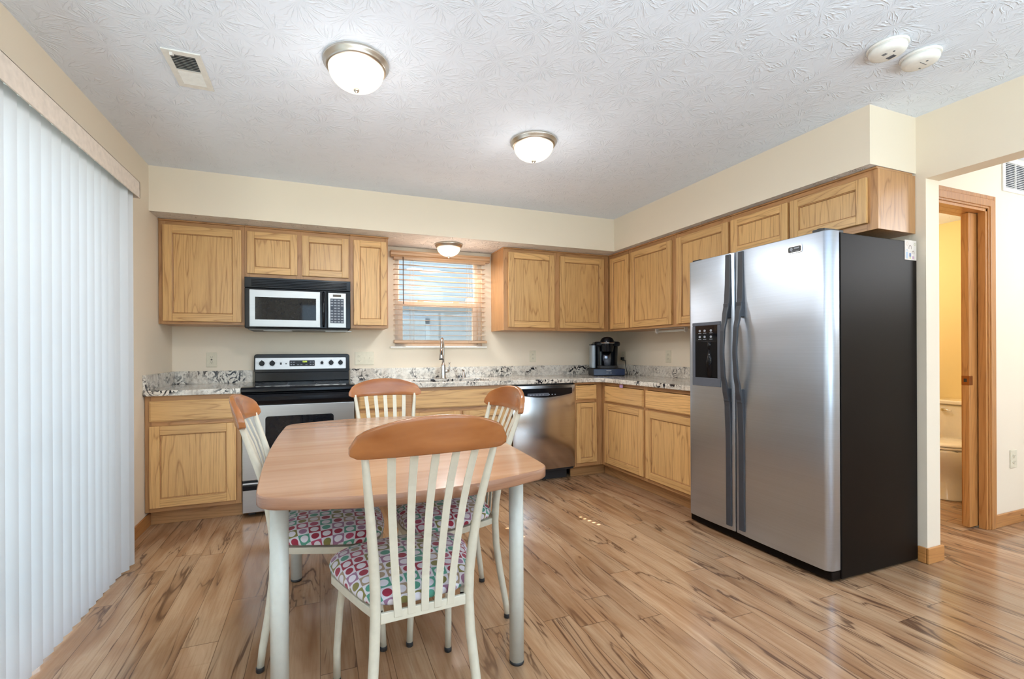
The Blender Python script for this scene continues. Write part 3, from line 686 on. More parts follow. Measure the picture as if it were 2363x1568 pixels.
# backguard
m = MB()
T_ = lambda a, b, d: (a, 4.105-d+(b-.92)*.12, b)
m.prism(rrect(RX0+.012, RX1-.004, .995, 1.148, .022), T_, -.04, .012); m.prism([(RX0+.018, .922), (RX1-.01, .922), (RX1-.01, 1.01), (RX0+.018, 1.01)], T_, -.03, .006); bgp = m.build('backguard', BLACK, rg, .005, 3)
m = MB(); m.prism(rrect(-.487, .218, 1.022, 1.118, .006), T_, .012, .0145); m.build('control_panel', STEEL, bgp, .001)
for (x, r) in ((-.438, .021), (-.361, .021), (.023, .013), (.097, .02), (.174, .019)):
    m = MB(); n = 20
    def ring(rr, d): return [T_(x+rr*math.cos(2*PI*i/n), 1.073+rr*math.sin(2*PI*i/n), d) for i in range(n)]
    m.strip([ring(r, .0145), ring(r, .022), ring(r*.75, .03)], 0, True); m.tbox(T_, x-.003, x+.003, 1.073-r*.8, 1.073+r*1.25, .022, .036)
    kb = m.build('knob', BLACK, bgp)
    m = MB()
    for i in range(9):
        a = PI*.85+2*PI*i/11-PI*.6
        cx_, cy_ = x+(r+.007)*math.cos(a), 1.073+(r+.007)*math.sin(a)
        m.tbox(T_, cx_-.0012, cx_+.0012, cy_-.0012, cy_+.0012, .0145, .0149)
    m.build('dial_marks', BLACKM, kb)
m = MB(); m.tbox(T_, -.303, -.29, 1.06, 1.078, .0145, .018); m.prism([(-.257+.007*math.cos(i*PI/5), 1.068+.005*math.sin(i*PI/5)) for i in range(10)], T_, .0145, .017); build_each(m, 'switch', BLACKM, bgp)
m = MB(); m.prism(rrect(-.231, -.034, 1.046, 1.095, .006), T_, .0145, .016); dsp = m.build('display_panel', GLASSB, bgp)
grn = plain('green_display', (.02, .03, .01, 1), .4, em=(.65, .9, .05, 1), es=1.2)
gmk = plain('pale_print', srgb(150, 155, 165), .5)
text('12:51', .017, T_, -.112, 1.083, .0162, grn, dsp, 'clock_digits')
m = MB()
for i, x in enumerate((-.217, -.197, -.066, -.046)):
    for z in (1.080, 1.060): m.tbox(T_, x-.006, x+.006, z-.004, z+.003, .016, .0164)
for x in (-.165, -.14, -.10): m.tbox(T_, x-.008, x+.008, 1.056, 1.060, .016, .0164)
build_each(m, 'key', gmk, dsp)
# ------------------------------------------------------------------ microwave
mw = thing('microwave', 'over-the-range microwave with a stainless door under the short cabinet', 'microwave', (-.14, 3.99, 1.345))
MX0, MX1 = -.520, .240
M_ = TB(3.815)
m = MB(); m.box(MX0, MX1, 3.816, 4.18, 1.345, 1.7305); m.build('housing', BLACKM, mw, .004)
m = MB(); m.tbox(M_, MX0, MX1, 1.652, 1.7305, 0, .018)
for i in range(5): m.tbox(M_, MX0+.045, MX1-.03, 1.664+i*.012, 1.670+i*.012, .018, .026)
m.build('vent_grille', BLACK, mw, .002)
m = MB(); m.tbox(M_, MX0, .060, 1.348, 1.650, 0, .02); mdoor = m.build('microwave_door', BLACK, mw, .005, 3)
m = MB(); m.tbox(M_, -.487, .010, 1.358, 1.636, .02, .023); m.build('door_skin', STEEL, mdoor, .002)
m = MB(); m.tbox(M_, -.449, -.02, 1.411, 1.582, .0225, .0245); m.build('door_glass', GLASSB, mdoor, .002)
m = MB(); m.tube([M_(.035, 1.365, .022), M_(.035, 1.38, .045), M_(.035, 1.50, .052), M_(.035, 1.62, .045), M_(.035, 1.635, .022)], [.008, .011, .012, .011, .008], 12); m.build('door_handle', BLACK, mdoor)
m = MB(); m.tbox(M_, .063, MX1, 1.348, 1.650, 0, .02); mp = m.build('control_housing', BLACK, mw, .005, 3)
m = MB(); m.tbox(M_, .070, .204, 1.358, 1.632, .02, .023); m.build('control_skin', STEEL, mp, .002)
m = MB(); m.tbox(M_, .105, .167, 1.602, 1.620, .023, .024); m.build('display', plain('amber_smoked_display', srgb(84, 66, 44), .2), mp)
m = MB(); m.tbox(M_, .085, .187, 1.392, 1.588, .023, .024); kp = m.build('keypad', plain('slate_keypad', srgb(38, 46, 64), .35), mp)
m = MB()
for r_i in range(9):
    for c_i in range(4):
        if r_i == 3 and c_i in (0, 3): continue
        x = .0975+c_i*.0255; z = 1.576-r_i*.0215
        m.tbox(M_, x-.009, x+.009, z-.0055, z+.0045, .024, .0246)
build_each(m, 'key', gmk, kp)
m = MB(); m.box(MX0+.02, MX1-.02, 3.84, 4.15, 1.333, 1.345); m.build('underside_plate', plain('grey_underside', srgb(120, 116, 112), .5, .3), mw, .002)
m = MB()
for x in (-.40, .05): m.box(x, x+.2, 3.86, 3.99, 1.330, 1.333)
build_each(m, 'grease_filter', STEEL, mw)
# ------------------------------------------------------------------ dishwasher
dw = thing('dishwasher', 'stainless dishwasher with a black handle recess under the counter', 'dishwasher', (1.87, 3.88, 0))
m = MB(); m.box(1.5605, 2.1775, 3.60, 4.15, .09, CB-.002); m.box(1.575, 2.14, 3.66, 3.70, .0, .12); m.build('tub_housing', BLACKM, dw, .002)
Dw = TB(3.60)
m = MB(); n = 14
secs = []
for i in range(n+1):
    s = 1.561+(2.176-1.561)*i/n; u_ = 2*i/n-1; bulge = .03+.018*(1-u_*u_)
    zt = .862
    secs.append([Dw(s, .118, 0), Dw(s, .118, bulge), Dw(s, zt, bulge), Dw(s, zt, 0)])
m.strip(secs, 0, True); m.build('dishwasher_door', steel('dishwasher_stainless', 0, .19, (.6, .58, .57, 1)), dw, .003)
m = MB()
pl = [(1.60, .835), (2.135, .835)] + [(2.135-(2.135-1.60)*i/10, .785-.030*(1-(1-2*i/10)**2)) for i in range(11)]
m.prism(pl, Dw, .02, .0525); hp = m.build('handle_recess', BLACK, dw, .003)
m = MB(); m.prism(rrect(1.69, 1.90, .768, .795, .008), Dw, .0525, .056); m.build('door_latch', DGREY, hp, .002)
m = MB()
for i in range(9):
    if i == 5: continue
    s = 1.72+i*.03; m.tbox(Dw, s-.005, s+.005, .776, .784, .056, .0565)
build_each(m, 'legend', gmk, hp)

# ------------------------------------------------------------------ refrigerator
fg = thing('refrigerator', 'side-by-side refrigerator with stainless doors and dark brown sides by the passage', 'refrigerator', (2.72, 1.95, 0))
FY0, FY1, FX = 1.497, 2.41, 2.356; FT = 1.757
F_ = TR(FX+.075)
m = MB(); m.box(FX+.085, XR-.012, FY0, FY1, .012, 1.75); m.box(FX+.02, FX+.085, FY0+.005, FY1-.005, .012, .055)
m.build('cabinet_body', FSIDE, fg, .004)
def fdoor(y0, y1, rr, rl, z0=.06, z1=FT):
    m = MB(); prof = []
    xb = FX+.078
    # plan profile: back, rounded outer corner, slightly crowned face
    pts = [(xb, y0)]
    if rr:
        for i in range(7):
            t = PI/2*i/6; pts.append((FX+.045-.045*math.sin(t), y0+.03-.03*math.cos(t)))
    else: pts.append((FX+.006, y0))
    n = 8
    for i in range(1, n):
        y = y0+.03+(y1-y0-.06)*i/n; u_ = 2*i/n-1; pts.append((FX-.004*(1-u_*u_), y))
    if rl:
        for i in range(7):
            t = PI/2*i/6; pts.append((FX+.045-.045*math.cos(t), y1-.03+.03*math.sin(t)))
    else: pts.append((FX+.006, y1))
    pts.append((xb, y1))
    m.strip([[(x, y, z0) for x, y in pts], [(x, y, z1) for x, y in pts]], 0, True)
    for f in m.bm.faces:
        if len(f.verts) > 4: f.smooth = False
    return m
ld = fdoor(2.043, FY1, False, True).build('freezer_door', STEELF, fg, .003)
rd = fdoor(FY0, 2.035, True, False).build('fridge_door', STEELF, fg, .003)
def fhandle(yc, parent, sgn):
    m = MB()
    zs = [.085, .3, .6, .82, .93, 1.02, 1.15, 1.28, 1.36, 1.47, 1.6, 1.75]
    ds = [.006, .006, .007, .014, .036, .052, .060, .052, .036, .014, .008, .006]
    ws = [.022, .022, .022, .024, .020, .017, .016, .017, .020, .024, .022, .020]
    secs = []; Z, D, W = [], [], []
    for i in range(len(zs)-1):
        for k_ in range(4):
            t = k_/4; q = t*t*(3-2*t); Z.append(zs[i]+(zs[i+1]-zs[i])*t); D.append(ds[i]+(ds[i+1]-ds[i])*q); W.append(ws[i]+(ws[i+1]-ws[i])*q)
    Z.append(zs[-1]); D.append(ds[-1]); W.append(ws[-1])
    for z, d, w_ in zip(Z, D, W):
        y = yc; x1 = FX-d; x0 = x1+.012 if d > .02 else FX+.002
        secs.append([(x0, y-w_, z), (x1, y-w_*.8, z), (x1, y+w_*.8, z), (x0, y+w_, z)])
    m.strip(secs, 0, False)
    # end blocks joining the grip to the door
    for z0, z1 in ((.85, .93), (1.36, 1.45)):
        m.hexa([(FX+.004, yc-.02, z0), (FX+.004, yc+.02, z0), (FX-.022, yc+.018, z0), (FX-.022, yc-.018, z0), (FX+.004, yc-.02, z1), (FX+.004, yc+.02, z1), (FX-.022, yc+.018, z1), (FX-.022, yc-.018, z1)])
    return m.build('door_handle', HGREY, parent, .003)
fhandle(2.083, ld, 1); fhandle(1.992, rd, -1)
# dispenser
m = MB(); FD = TR(FX)
a0, a1, b0, b1 = 2.135, 2.362, .93, 1.345
m.tbox(FD, a0, a1, b0, b0+.055, -.01, .008); m.tbox(FD, a0, a1, b1-.022, b1, -.01, .008); m.tbox(FD, a0, a0+.024, b0+.055, b1-.022, -.01, .008); m.tbox(FD, a1-.024, a1, b0+.055, b1-.022, -.01, .008)
ds_ = m.build('water_dispenser', DGREY, ld, .003)
m = MB(); m.tbox(FD, a0+.022, a1-.022, 1.22, b1-.02, -.005, .005); m.build('dispenser_panel', GLASSB, ds_, .002)
m = MB()
for i, y in enumerate((2.30, 2.26, 2.21)):
    for z in (1.29, 1.25):
        m.prism([(y+.009*math.cos(t*PI/5), z+.008*math.sin(t*PI/5)) for t in range(10)], FD, .005, .0056); m.tbox(FD, y-.012, y+.012, z-.017, z-.014, .005, .0056)
build_each(m, 'key', gmk, ds_)
m = MB(); m.tbox(FD, a0+.022, a1-.022, b0+.05, 1.22, -.0055, .0052); m.build('dispenser_recess', plain('black_recess', (.004, .004, .005, 1), .5, spec=.15), ds_)
m = MB(); m.tube([FD(2.225, 1.215, -.004), FD(2.225, 1.17, -.004)], [.02, .012], 14); m.tube([FD(2.225, 1.17, -.004), FD(2.225, 1.10, -.008), FD(2.225, .99, -.008)], [.012, .026, .024], 14); m.build('dispenser_lever', BLACK, ds_)
# badge
m = MB(); m.prism(rrect(1.625, 1.703, 1.673, 1.713, .008), FD, 0.0, .006); bd = m.build('badge', CHROME, rd, .001)
m = MB(); m.prism(rrect(1.630, 1.698, 1.678, 1.708, .007), FD, .006, .007); m.prism([(1.681+.008*math.cos(t*PI/8), 1.695+.008*math.sin(t*PI/8)) for t in range(16)], FD, .007, .0076, 1); m.tbox(FD, 1.640, 1.666, 1.694, 1.702, .007, .0074, 1); m.tbox(FD, 1.640, 1.684, 1.682, 1.684, .007, .0074, 1); m.build('badge_face', [BLACK, gmk], bd)
m = MB(); m.box(FX+.015, FX+.16, FY0+.03, FY0+.09, FT-.006, FT+.017); m.lathe([(.014, FT), (.014, FT+.02)], (FX+.03, FY0+.06, 0), 12); m.box(FX+.015, FX+.12, FY1-.09, FY1-.03, FT-.006, FT+.012); m.build('hinge_cover', BLACKM, fg, .003)
m = MB(); m.box(FX+.03, FX+.06, FY0+.02, FY1-.02, .013, .052)
for i in range(8): m.box(FX+.026, FX+.031, FY0+.04, FY1-.04, .016+i*.0045, .018+i*.0045)
m.build('kick_grille', BLACK, fg)
m = MB()
for y in (FY0+.04, FY1-.04): m.lathe([(.012, 0), (.012, .015)], (FX+.12, y, 0), 10)
for y in (FY0+.04, FY1-.04): m.lathe([(.012, 0), (.012, .015)], (XR-.1, y, 0), 10)
build_each(m, 'levelling_foot', BLACKM, fg)
# drawing on the fridge side
dg = thing('drawing', "child's drawing of three people stuck on the refrigerator side", 'drawing', (3.02, FY0-.002, 1.66))
D_ = lambda a, b, d: (a, FY0-.0012-d, b)
m = MB(); m.tbox(D_, 2.962, 3.066, 1.648, 1.755, 0, .0008); m.build('paper', plain('drawing_paper', srgb(222, 212, 204), .8), dg)
def ring_(m, x, z, rx, rz, mi, a0=0, a1=2*PI, w=.0018):
    n = 14
    for i in range(n):
        t0, t1 = a0+(a1-a0)*i/n, a0+(a1-a0)*(i+1)/n
        m.hexa([D_(x+rx*math.cos(t0), z+rz*math.sin(t0), .0008), D_(x+rx*math.cos(t1), z+rz*math.sin(t1), .0008), D_(x+(rx-w)*math.cos(t1), z+(rz-w)*math.sin(t1), .0008), D_(x+(rx-w)*math.cos(t0), z+(rz-w)*math.sin(t0), .0008)] +
               [D_(x+rx*math.cos(t0), z+rz*math.sin(t0), .0012), D_(x+rx*math.cos(t1), z+rz*math.sin(t1), .0012), D_(x+(rx-w)*math.cos(t1), z+(rz-w)*math.sin(t1), .0012), D_(x+(rx-w)*math.cos(t0), z+(rz-w)*math.sin(t0), .0012)], mi)
m = MB()
ring_(m, 2.984, 1.735, .009, .011, 0); ring_(m, 3.052, 1.735, .007, .008, 3)
ring_(m, 3.010, 1.712, .012, .017, 1, -.3, PI+.3, .003); ring_(m, 3.036, 1.688, .010, .012, 1, -.5, PI+.5, .003); ring_(m, 2.981, 1.692, .010, .012, 2, 0, PI, .003)
m.tbox(D_, 2.971, 2.991, 1.655, 1.690, .0008, .0011, 2); m.tbox(D_, 3.002, 3.018, 1.666, 1.685, .0008, .0011, 4); m.tbox(D_, 3.004, 3.016, 1.655, 1.666, .0008, .0011, 3); m.tbox(D_, 3.026, 3.046, 1.655, 1.670, .0008, .0011, 5)
m.build('crayon_figures', [plain('crayon_tan', srgb(206, 176, 150)), plain('crayon_brown', srgb(104, 76, 60)), plain('crayon_light_blue', srgb(160, 176, 196)), plain('crayon_olive', srgb(170, 172, 110)), plain('crayon_blue', srgb(70, 96, 150)), plain('crayon_mauve', srgb(186, 150, 172))], dg)

# ------------------------------------------------------------------ coffee maker on its pod drawer
def rotz(o, a): o.rotation_euler = (0, 0, a)
KX, KY, KA = 2.765, 3.93, -.43     # faces the camera
pd = thing('pod_drawer', 'low black coffee pod drawer on the counter under the coffee maker', 'drawer box', (0, 0, 0))
m = MB(); m.box(-.155, .155, -.165, .165, .002, .072); m.build('box', BLACKM, pd, .004)
m = MB(); m.box(-.152, .152, -.175, -.165, .006, .070); pf = m.build('drawer_front', plain('glossy_blue_black', srgb(44, 56, 84), .18), pd, .004)
m = MB(); m.box(-.028, .02, -.1765, -.175, .050, .057); m.box(-.03, -.006, -.1765, -.175, .028, .033); m.box(.008, .024, -.1765, -.175, .028, .034); build_each(m, 'logo', gmk, pf)
m = MB()
for sx in (-1, 1):
    for sy in (-1, 1): m.lathe([(.01, 0), (.01, .003)], (sx*.14, sy*.145, 0), 10)
build_each(m, 'rubber_foot', BLACKM, pd)
pd.location = (KX, KY, CT); rotz(pd, KA)
ck = thing('coffee_maker', 'black single-serve coffee maker standing in the counter corner', 'coffee maker', (0, 0, 0))
m = MB(); H = .325
m.prism(rrect(-.115, .125, -.02, .13, .05, 6), lambda a, b, d: (a*(1+.10*(d/H-.5)), b, d), 0, .255); m.build('body', BLACK, ck, .006, 3)
m = MB(); m.prism(rrect(-.10, .10, -.13, .02, .045, 6), lambda a, b, d: (a, b, d), 0, .028); m.build('drip_tray', BLACKM, ck, .004)
m = MB(); m.prism(rrect(-.128, .135, -.10, .135, .06, 6), lambda a, b, d: (a, b, d), .222, .272); m.build('top_cap', BLACK, ck, .02, 4)
m = MB(); m.lathe([(.058, .17), (.06, .18), (.066, .225), (.07, .255), (.066, .285), (.052, .305), (.03, .318), (.0, .322)], (0, -.07, 0), 28, cap=False); m.build('brew_head', BLACK, ck)
m = MB()
for i in range(13):
    a = PI+PI*i/12
sec = lambda a, z, r0, r1: [(r0*math.cos(a), -.07+r0*math.sin(a), z), (r1*math.cos(a), -.07+r1*math.sin(a), z), (r1*math.cos(a), -.07+r1*math.sin(a), z+.009), (r0*math.cos(a), -.07+r0*math.sin(a), z+.009)]
m.strip([sec(PI*1.02+PI*.96*i/12, .252, .066, .079) for i in range(13)], 0, True); m.build('handle_band', CHROME, ck)
m = MB(); m.lathe([(.05, .028), (.05, .17)], (0, -.02, 0), 24); m.build('cup_bay', steel('dark_steel', 0, .25, (.22, .26, .34, 1), 'x'), ck)
m = MB(); m.prism(rrect(-.155, -.115, -.075, .10, .018, 4), lambda a, b, d: (a, b, d), 0.004, .235); wt = m.build('water_tank', plain('clear_blue_grey_plastic', srgb(168, 182, 196), .08, 0, .02, .6), ck, .003)
m = MB(); m.prism(rrect(-.157, -.112, -.078, .102, .018, 4), lambda a, b, d: (a, b, d), .235, .25); m.build('tank_lid', BLACK, wt, .004)
m = MB(); m.lathe([(.032, .028), (.034, .10)], (0, -.075, 0), 20); m.build('inner_spout_guard', DGREY, ck)
ck.location = (KX, KY, CT+.0722); rotz(ck, KA)
m = MB(); m.tube([(3.06, 4.0, 1.06), (3.055, 3.99, 1.0), (3.05, 3.96, .935), (3.03, 3.93, .92), (3.0, 3.95, .919)], .0035, 8)
m.box(3.055, 3.079, 4.045, 4.075, 1.065, 1.095); m.tube([(3.058, 4.06, 1.075), (3.055, 4.04, 1.06), (3.06, 4.0, 1.06)], .0035, 8)
tag(m.build('power_cord', BLACKM), 'black power cord plugged in behind the coffee maker', 'cord')
# outlets
def outlet(T, s, t, w, h, label, gangs, name='wall_outlet', cat='outlet', group=None):
    o = thing(name, label, cat, T(s, t-h/2, 0), group)
    m = MB(); m.tbox(T, s-w/2, s+w/2, t-h/2, t+h/2, .0005, .006); m.build('cover_plate', IVORY, o, .003)
    for gi, g in enumerate(gangs):
        cx_ = s+(gi-(len(gangs)-1)/2)*.046
        if g in 'od':
            m = MB()
            if g == 'd': m.tbox(T, cx_-.0165, cx_+.0165, t-.034, t+.034, .006, .008)
            else:
                for q in (-1, 1): m.prism([(cx_+.016*math.cos(i*PI/8), t+q*.02+.0145*math.sin(i*PI/8)) for i in range(16)], T, .006, .008)
            rc = m.build('receptacle', IVORY, o, .001)
            m = MB()
            for q in (-1, 1):
                for e in (-1, 1): m.tbox(T, cx_+e*.006-.001, cx_+e*.006+.001, t+q*.02-.002, t+q*.02+.006, .008, .0084)
                m.tbox(T, cx_-.002, cx_+.002, t+q*.02-.009, t+q*.02-.005, .008, .0084)
            if g == 'd': m.tbox(T, cx_-.006, cx_+.006, t-.005, t+.005, .008, .009)
            build_each(m, 'slot', IVD, rc)
        else:
            m = MB(); m.tbox(T, cx_-.005, cx_+.005, t-.012, t+.012, .006, .0075); m.tbox(T, cx_-.0035, cx_+.0035, t-.002, t+.009, .0075, .016); m.build('toggle', IVORY, o, .001)
    return o
OB = TB(YB); OR = TR(XR)
outlet(OB, -.81, 1.106, .075, .118, 'ivory outlet on the back wall in the left corner above the short counter', 'd')
outlet(OB, .382, 1.107, .165, .118, 'wide ivory plate with an outlet and two switches right of the range', 'oss')
outlet(OB, 2.057, 1.112, .07, .115, 'ivory outlet on the back wall between the window and the coffee maker', 'o')
outlet(OR, 3.392, 1.108, .07, .115, 'ivory plate on the right wall between the coffee maker and the refrigerator', 'o')
outlet(OR, 4.06, 1.10, .07, .115, 'ivory outlet partly hidden behind the coffee maker', 'o')
outlet(TB(HY), 4.335, .43, .08, .12, 'ivory outlet low on the hall wall right of the bathroom doorway', 'o')
# paper towel holder
pt = thing('paper_towel_holder', 'white empty paper towel rod mounted under the right wall cabinet', 'paper towel holder', (2.87, 3.1, 1.30))
m = MB(); m.tube([(2.87, 3.295, 1.335), (2.87, 2.96, 1.335)], .009, 12); m.build('rod', WHITE, pt)
m = MB()
for y in (3.30, 2.955): m.box(2.855, 2.885, y-.006, y+.006, 1.325, 1.3595); m.lathe([(.017, y-.007), (.017, y+.007)], (2.87, 0, 1.335), 16, 0, 'y')
m.box(2.85, 2.89, 2.95, 3.306, 1.3565, 1.3599); m.build('bracket', WHITE, pt, .001)
# purple tag under the counter edge
m = MB(); m.box(2.4535, 2.4545, 3.245, 3.29, .842, .870); tag(m.build('sticker', plain('purple_paper', srgb(190, 150, 190), .6), ), 'small purple tag under the granite edge on the right run', 'sticker')

# ------------------------------------------------------------------ kitchen window blind
wb = thing('horizontal_blind', 'wooden horizontal blind with open slats over the kitchen window', 'blind', (1.09, YB-.03, WZ0))
m = MB(); BX0, BX1 = .612, 1.572
prof = [(0, 2.03), (-.052, 2.03), (-.058, 2.038), (-.048, 2.05), (-.052, 2.068), (-.062, 2.078), (-.062, 2.088), (0, 2.088)]
m.strip([[(x, YB-.001+y, z) for y, z in prof] for x in (BX0, BX1)]); m.build('valance', TEAKB, wb, .002)
BS0, BS1 = .64, 1.525
nsl = 17
for i in range(nsl):
    z = 2.012-i*.0462
    if z < 1.27: break
    m = MB(); ya, yb_ = YB-.053, YB-.003; hw_, hd = .012, .0065; ym = YB-.028
    xs = [BS0, .806-hw_, .806+hw_, 1.361-hw_, 1.361+hw_, BS1]
    for j in range(5):
        if j % 2: m.box(xs[j], xs[j+1], ya, ym-hd, z-.0024, z); m.box(xs[j], xs[j+1], ym+hd, yb_, z-.0024, z)
        else: m.box(xs[j], xs[j+1], ya, yb_, z-.0024, z)
    bmesh.ops.remove_doubles(m.bm, verts=m.bm.verts, dist=.00001)
    m.build('slat', TEAKB, wb)
m = MB(); m.box(BS0, BS1+.015, YB-.052, YB-.004, 1.243, 1.268); m.build('bottom_rail', TEAKB, wb, .003)
m = MB(); m.box(BS0, BS1, YB-.05, YB-.005, 2.012, 2.03); m.build('headrail', TEAKB, wb)
corm = plain('blind_cord', srgb(190, 170, 146), .8)
for x in (.80, 1.355):
    for y in (YB-.054, YB-.003):
        m = MB(); m.tube([(x-.008, y, 2.02), (x-.008, y, 1.25)], .0009, 5); m.tube([(x+.02, y, 2.02), (x+.02, y, 1.25)], .0009, 5); build_each(m, 'ladder_cord', corm, wb)
m = MB(); m.tube([(.722, YB-.062, 2.03), (.722, YB-.062, 1.60)], .0035, 8); m.build('tilt_wand', plain('dark_walnut_wand', srgb(70, 44, 30), .4), wb)

# ------------------------------------------------------------------ patio vertical blind
vb = thing('vertical_blind', 'white vertical vane blind covering the patio door on the left', 'blind', (-.97, 1.9, 0))
m = MB(); vx = -.925
m.box(vx-.006, vx, .55, 3.02, 2.018, 2.108); m.box(XL+.0005, vx, 3.012, 3.02, 2.018, 2.108); m.box(XL+.0005, vx, .55, .558, 2.018, 2.108); m.box(XL+.0005, vx, .55, 3.02, 2.104, 2.108)
m.build('valance', VAL, vb, .001)
m = MB(); m.box(-.995, -.955, .56, 3.0, 2.055, 2.095); m.build('headrail', WHITEM, vb, .002)
y = .62; k = 0
while y < 2.99:
    a = -math.radians(24) if y < 2.86 else -math.radians(50)
    m = MB(); w_ = .089; n = 6; secs = []
    for j in range(n+1):
        u_ = (j/n-.5)*w_; bow = .007*(1-(2*j/n-1)**2)
        dx, dy = math.sin(a), math.cos(a)
        px_, py_ = -.975-u_*dx+bow*dy, y+u_*dy+bow*dx
        secs.append([(px_, py_, .018), (px_, py_, 2.05)])
    m.strip(secs, 0, True, closed=False)
    o = m.build('vane', VANE, vb)
    y += .0702; k += 1
# ------------------------------------------------------------------ ceiling things
def dome(name, x, y, z, r, label, power, grp='dome ceiling lights'):
    o = thing(name, label, 'ceiling light', (x, y, z), grp)
    m = MB(); m.lathe([(r*.97, z-.0005), (r, z-.006), (r*.99, z-.014), (r*.93, z-.02), (r*.92, z-.028), (r*.86, z-.036), (r*.82, z-.034)], (x, y, 0), 48, cap=False); m.build('metal_ring', NICK, o)
    m = MB(); pr = []
    R_ = r*.84; D = r*.62
    for i in range(13):
        t = i/12*PI/2; pr.append((max(R_*math.cos(t), .002), z-.032-D*math.sin(t)))
    m.lathe(pr, (x, y, 0), 72, cap=False); m.build('glass_dome', DOME, o)
    m = MB(); zz = z-.032-D; m.lathe([(.004, zz+.004), (.013, zz), (.012, zz-.006), (.006, zz-.012), (.001, zz-.014)], (x, y, 0), 16, cap=False); m.build('finial', NICK, o)
    return o
dome('ceiling_light', .160, 2.07, HC, .142, 'larger-looking lit dome ceiling light above the table', 10, None)
dome('ceiling_light', 1.228, 2.475, HC, .142, 'lit dome ceiling light in the middle of the kitchen ceiling', 10, None)
dome('ceiling_light', 1.10, 3.94, ZS, .125, 'lit dome light under the soffit in front of the window', 6, None)
for lx, ly, lz, lp in ((.160, 2.07, 2.29, 4.5), (1.228, 2.475, 2.29, 3), (1.10, 3.94, 2.005, 3)):
    al = area('ceiling_lamp_light', (lx, ly, lz), (lx, ly, 0), .22, .22, lp, (.97, .97, .95)); al.data.shape = 'DISK'
    point('ceiling_lamp_glow', (lx, ly, lz-.24), (1.3 if lx < 1 else 1.3), (.97, .97, .95), .14)
# smoke alarms
def alarm(x, y, label, v):
    o = thing('smoke_alarm', label, 'smoke alarm', (x, y, HC))
    m = MB(); m.lathe([(.070, HC-.0005), (.070, HC-.008), (.067, HC-.011)], (x, y, 0), 40); m.build('mounting_plate', WHITE, o)
    m = MB(); m.lathe([(.062, HC-.011), (.062, HC-.014), (.064, HC-.015), (.064, HC-.026), (.058, HC-.036), (.045, HC-.041), (.001, HC-.042)], (x, y, 0), 40, cap=False); h = m.build('alarm_body', WHITE, o)
    m = MB()
    if v:
        for i in range(6): m.box(x+.012+i*.004, x+.014+i*.004, y-.014, y+.014, HC-.0425, HC-.0415)
        for i in range(4): m.box(x-.028+i*.004, x-.0265+i*.004, y-.008, y+.008, HC-.0425, HC-.0415)
    else:
        m.box(x-.025, x+.02, y-.012, y-.010, HC-.0425, HC-.0415); m.box(x+.02, x+.03, y+.012, y+.018, HC-.042, HC-.041)
    m.lathe([(.004, HC-.0405), (.004, HC-.0428)], (x-.01, y-.028, 0), 10); build_each(m, 'slot', DGREY, h)
alarm(2.247, 1.19, 'round white smoke alarm on the ceiling, farther from the hall passage', True)
alarm(2.455, 1.18, 'round white smoke alarm on the ceiling, nearer the hall passage', False)
# ceiling register
vt = thing('ceiling_vent', 'white louvred air register in the ceiling above the patio blind', 'air vent', (-.545, 2.385, HC))
m = MB(); a0, a1, b0, b1 = -.617, -.472, 2.243, 2.528; z0, z1 = HC-.006, HC-.0005
m.box(a0, a0+.025, b0+.028, b1-.028, z0, z1); m.box(a1-.025, a1, b0+.028, b1-.028, z0, z1); m.box(a0, a1, b0, b0+.028, z0, z1); m.box(a0, a1, b1-.028, b1, z0, z1); m.box(a0+.025, a1-.025, 2.382, 2.39, z0, z1)
m.build('frame', WHITEM, vt)
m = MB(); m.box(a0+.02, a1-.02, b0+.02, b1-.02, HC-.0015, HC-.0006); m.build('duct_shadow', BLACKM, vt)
for i in range(9):
    m = MB(); y = b0+.034+i*.0125; m.hexa([(a0+.025, y, HC-.0065), (a1-.025, y, HC-.0065), (a1-.025, y+.0012, HC-.0065), (a0+.025, y+.0012, HC-.0065), (a0+.025, y+.006, HC-.0016), (a1-.025, y+.006, HC-.0016), (a1-.025, y+.0072, HC-.0016), (a0+.025, y+.0072, HC-.0016)]); m.build('louvre', WHITEM, vt)
for i in range(9):
    m = MB(); y = 2.394+i*.0118; m.hexa([(a0+.025, y+.009, HC-.0065), (a1-.025, y+.009, HC-.0065), (a1-.025, y+.0102, HC-.0065), (a0+.025, y+.0102, HC-.0065), (a0+.025, y, HC-.0016), (a1-.025, y, HC-.0016), (a1-.025, y+.0012, HC-.0016), (a0+.025, y+.0012, HC-.0016)]); m.build('louvre', WHITEM, vt)
m = MB(); m.hexa([(-.588, b0+.012, HC-.02), (-.578, b0+.012, HC-.02), (-.574, b0+.030, HC-.012), (-.588, b0+.030, HC-.012), (-.588, b0+.012, HC-.006), (-.578, b0+.012, HC-.006), (-.574, b0+.03, HC-.006), (-.588, b0+.03, HC-.006)]); m.build('damper_lever', WHITEM, vt, .001)
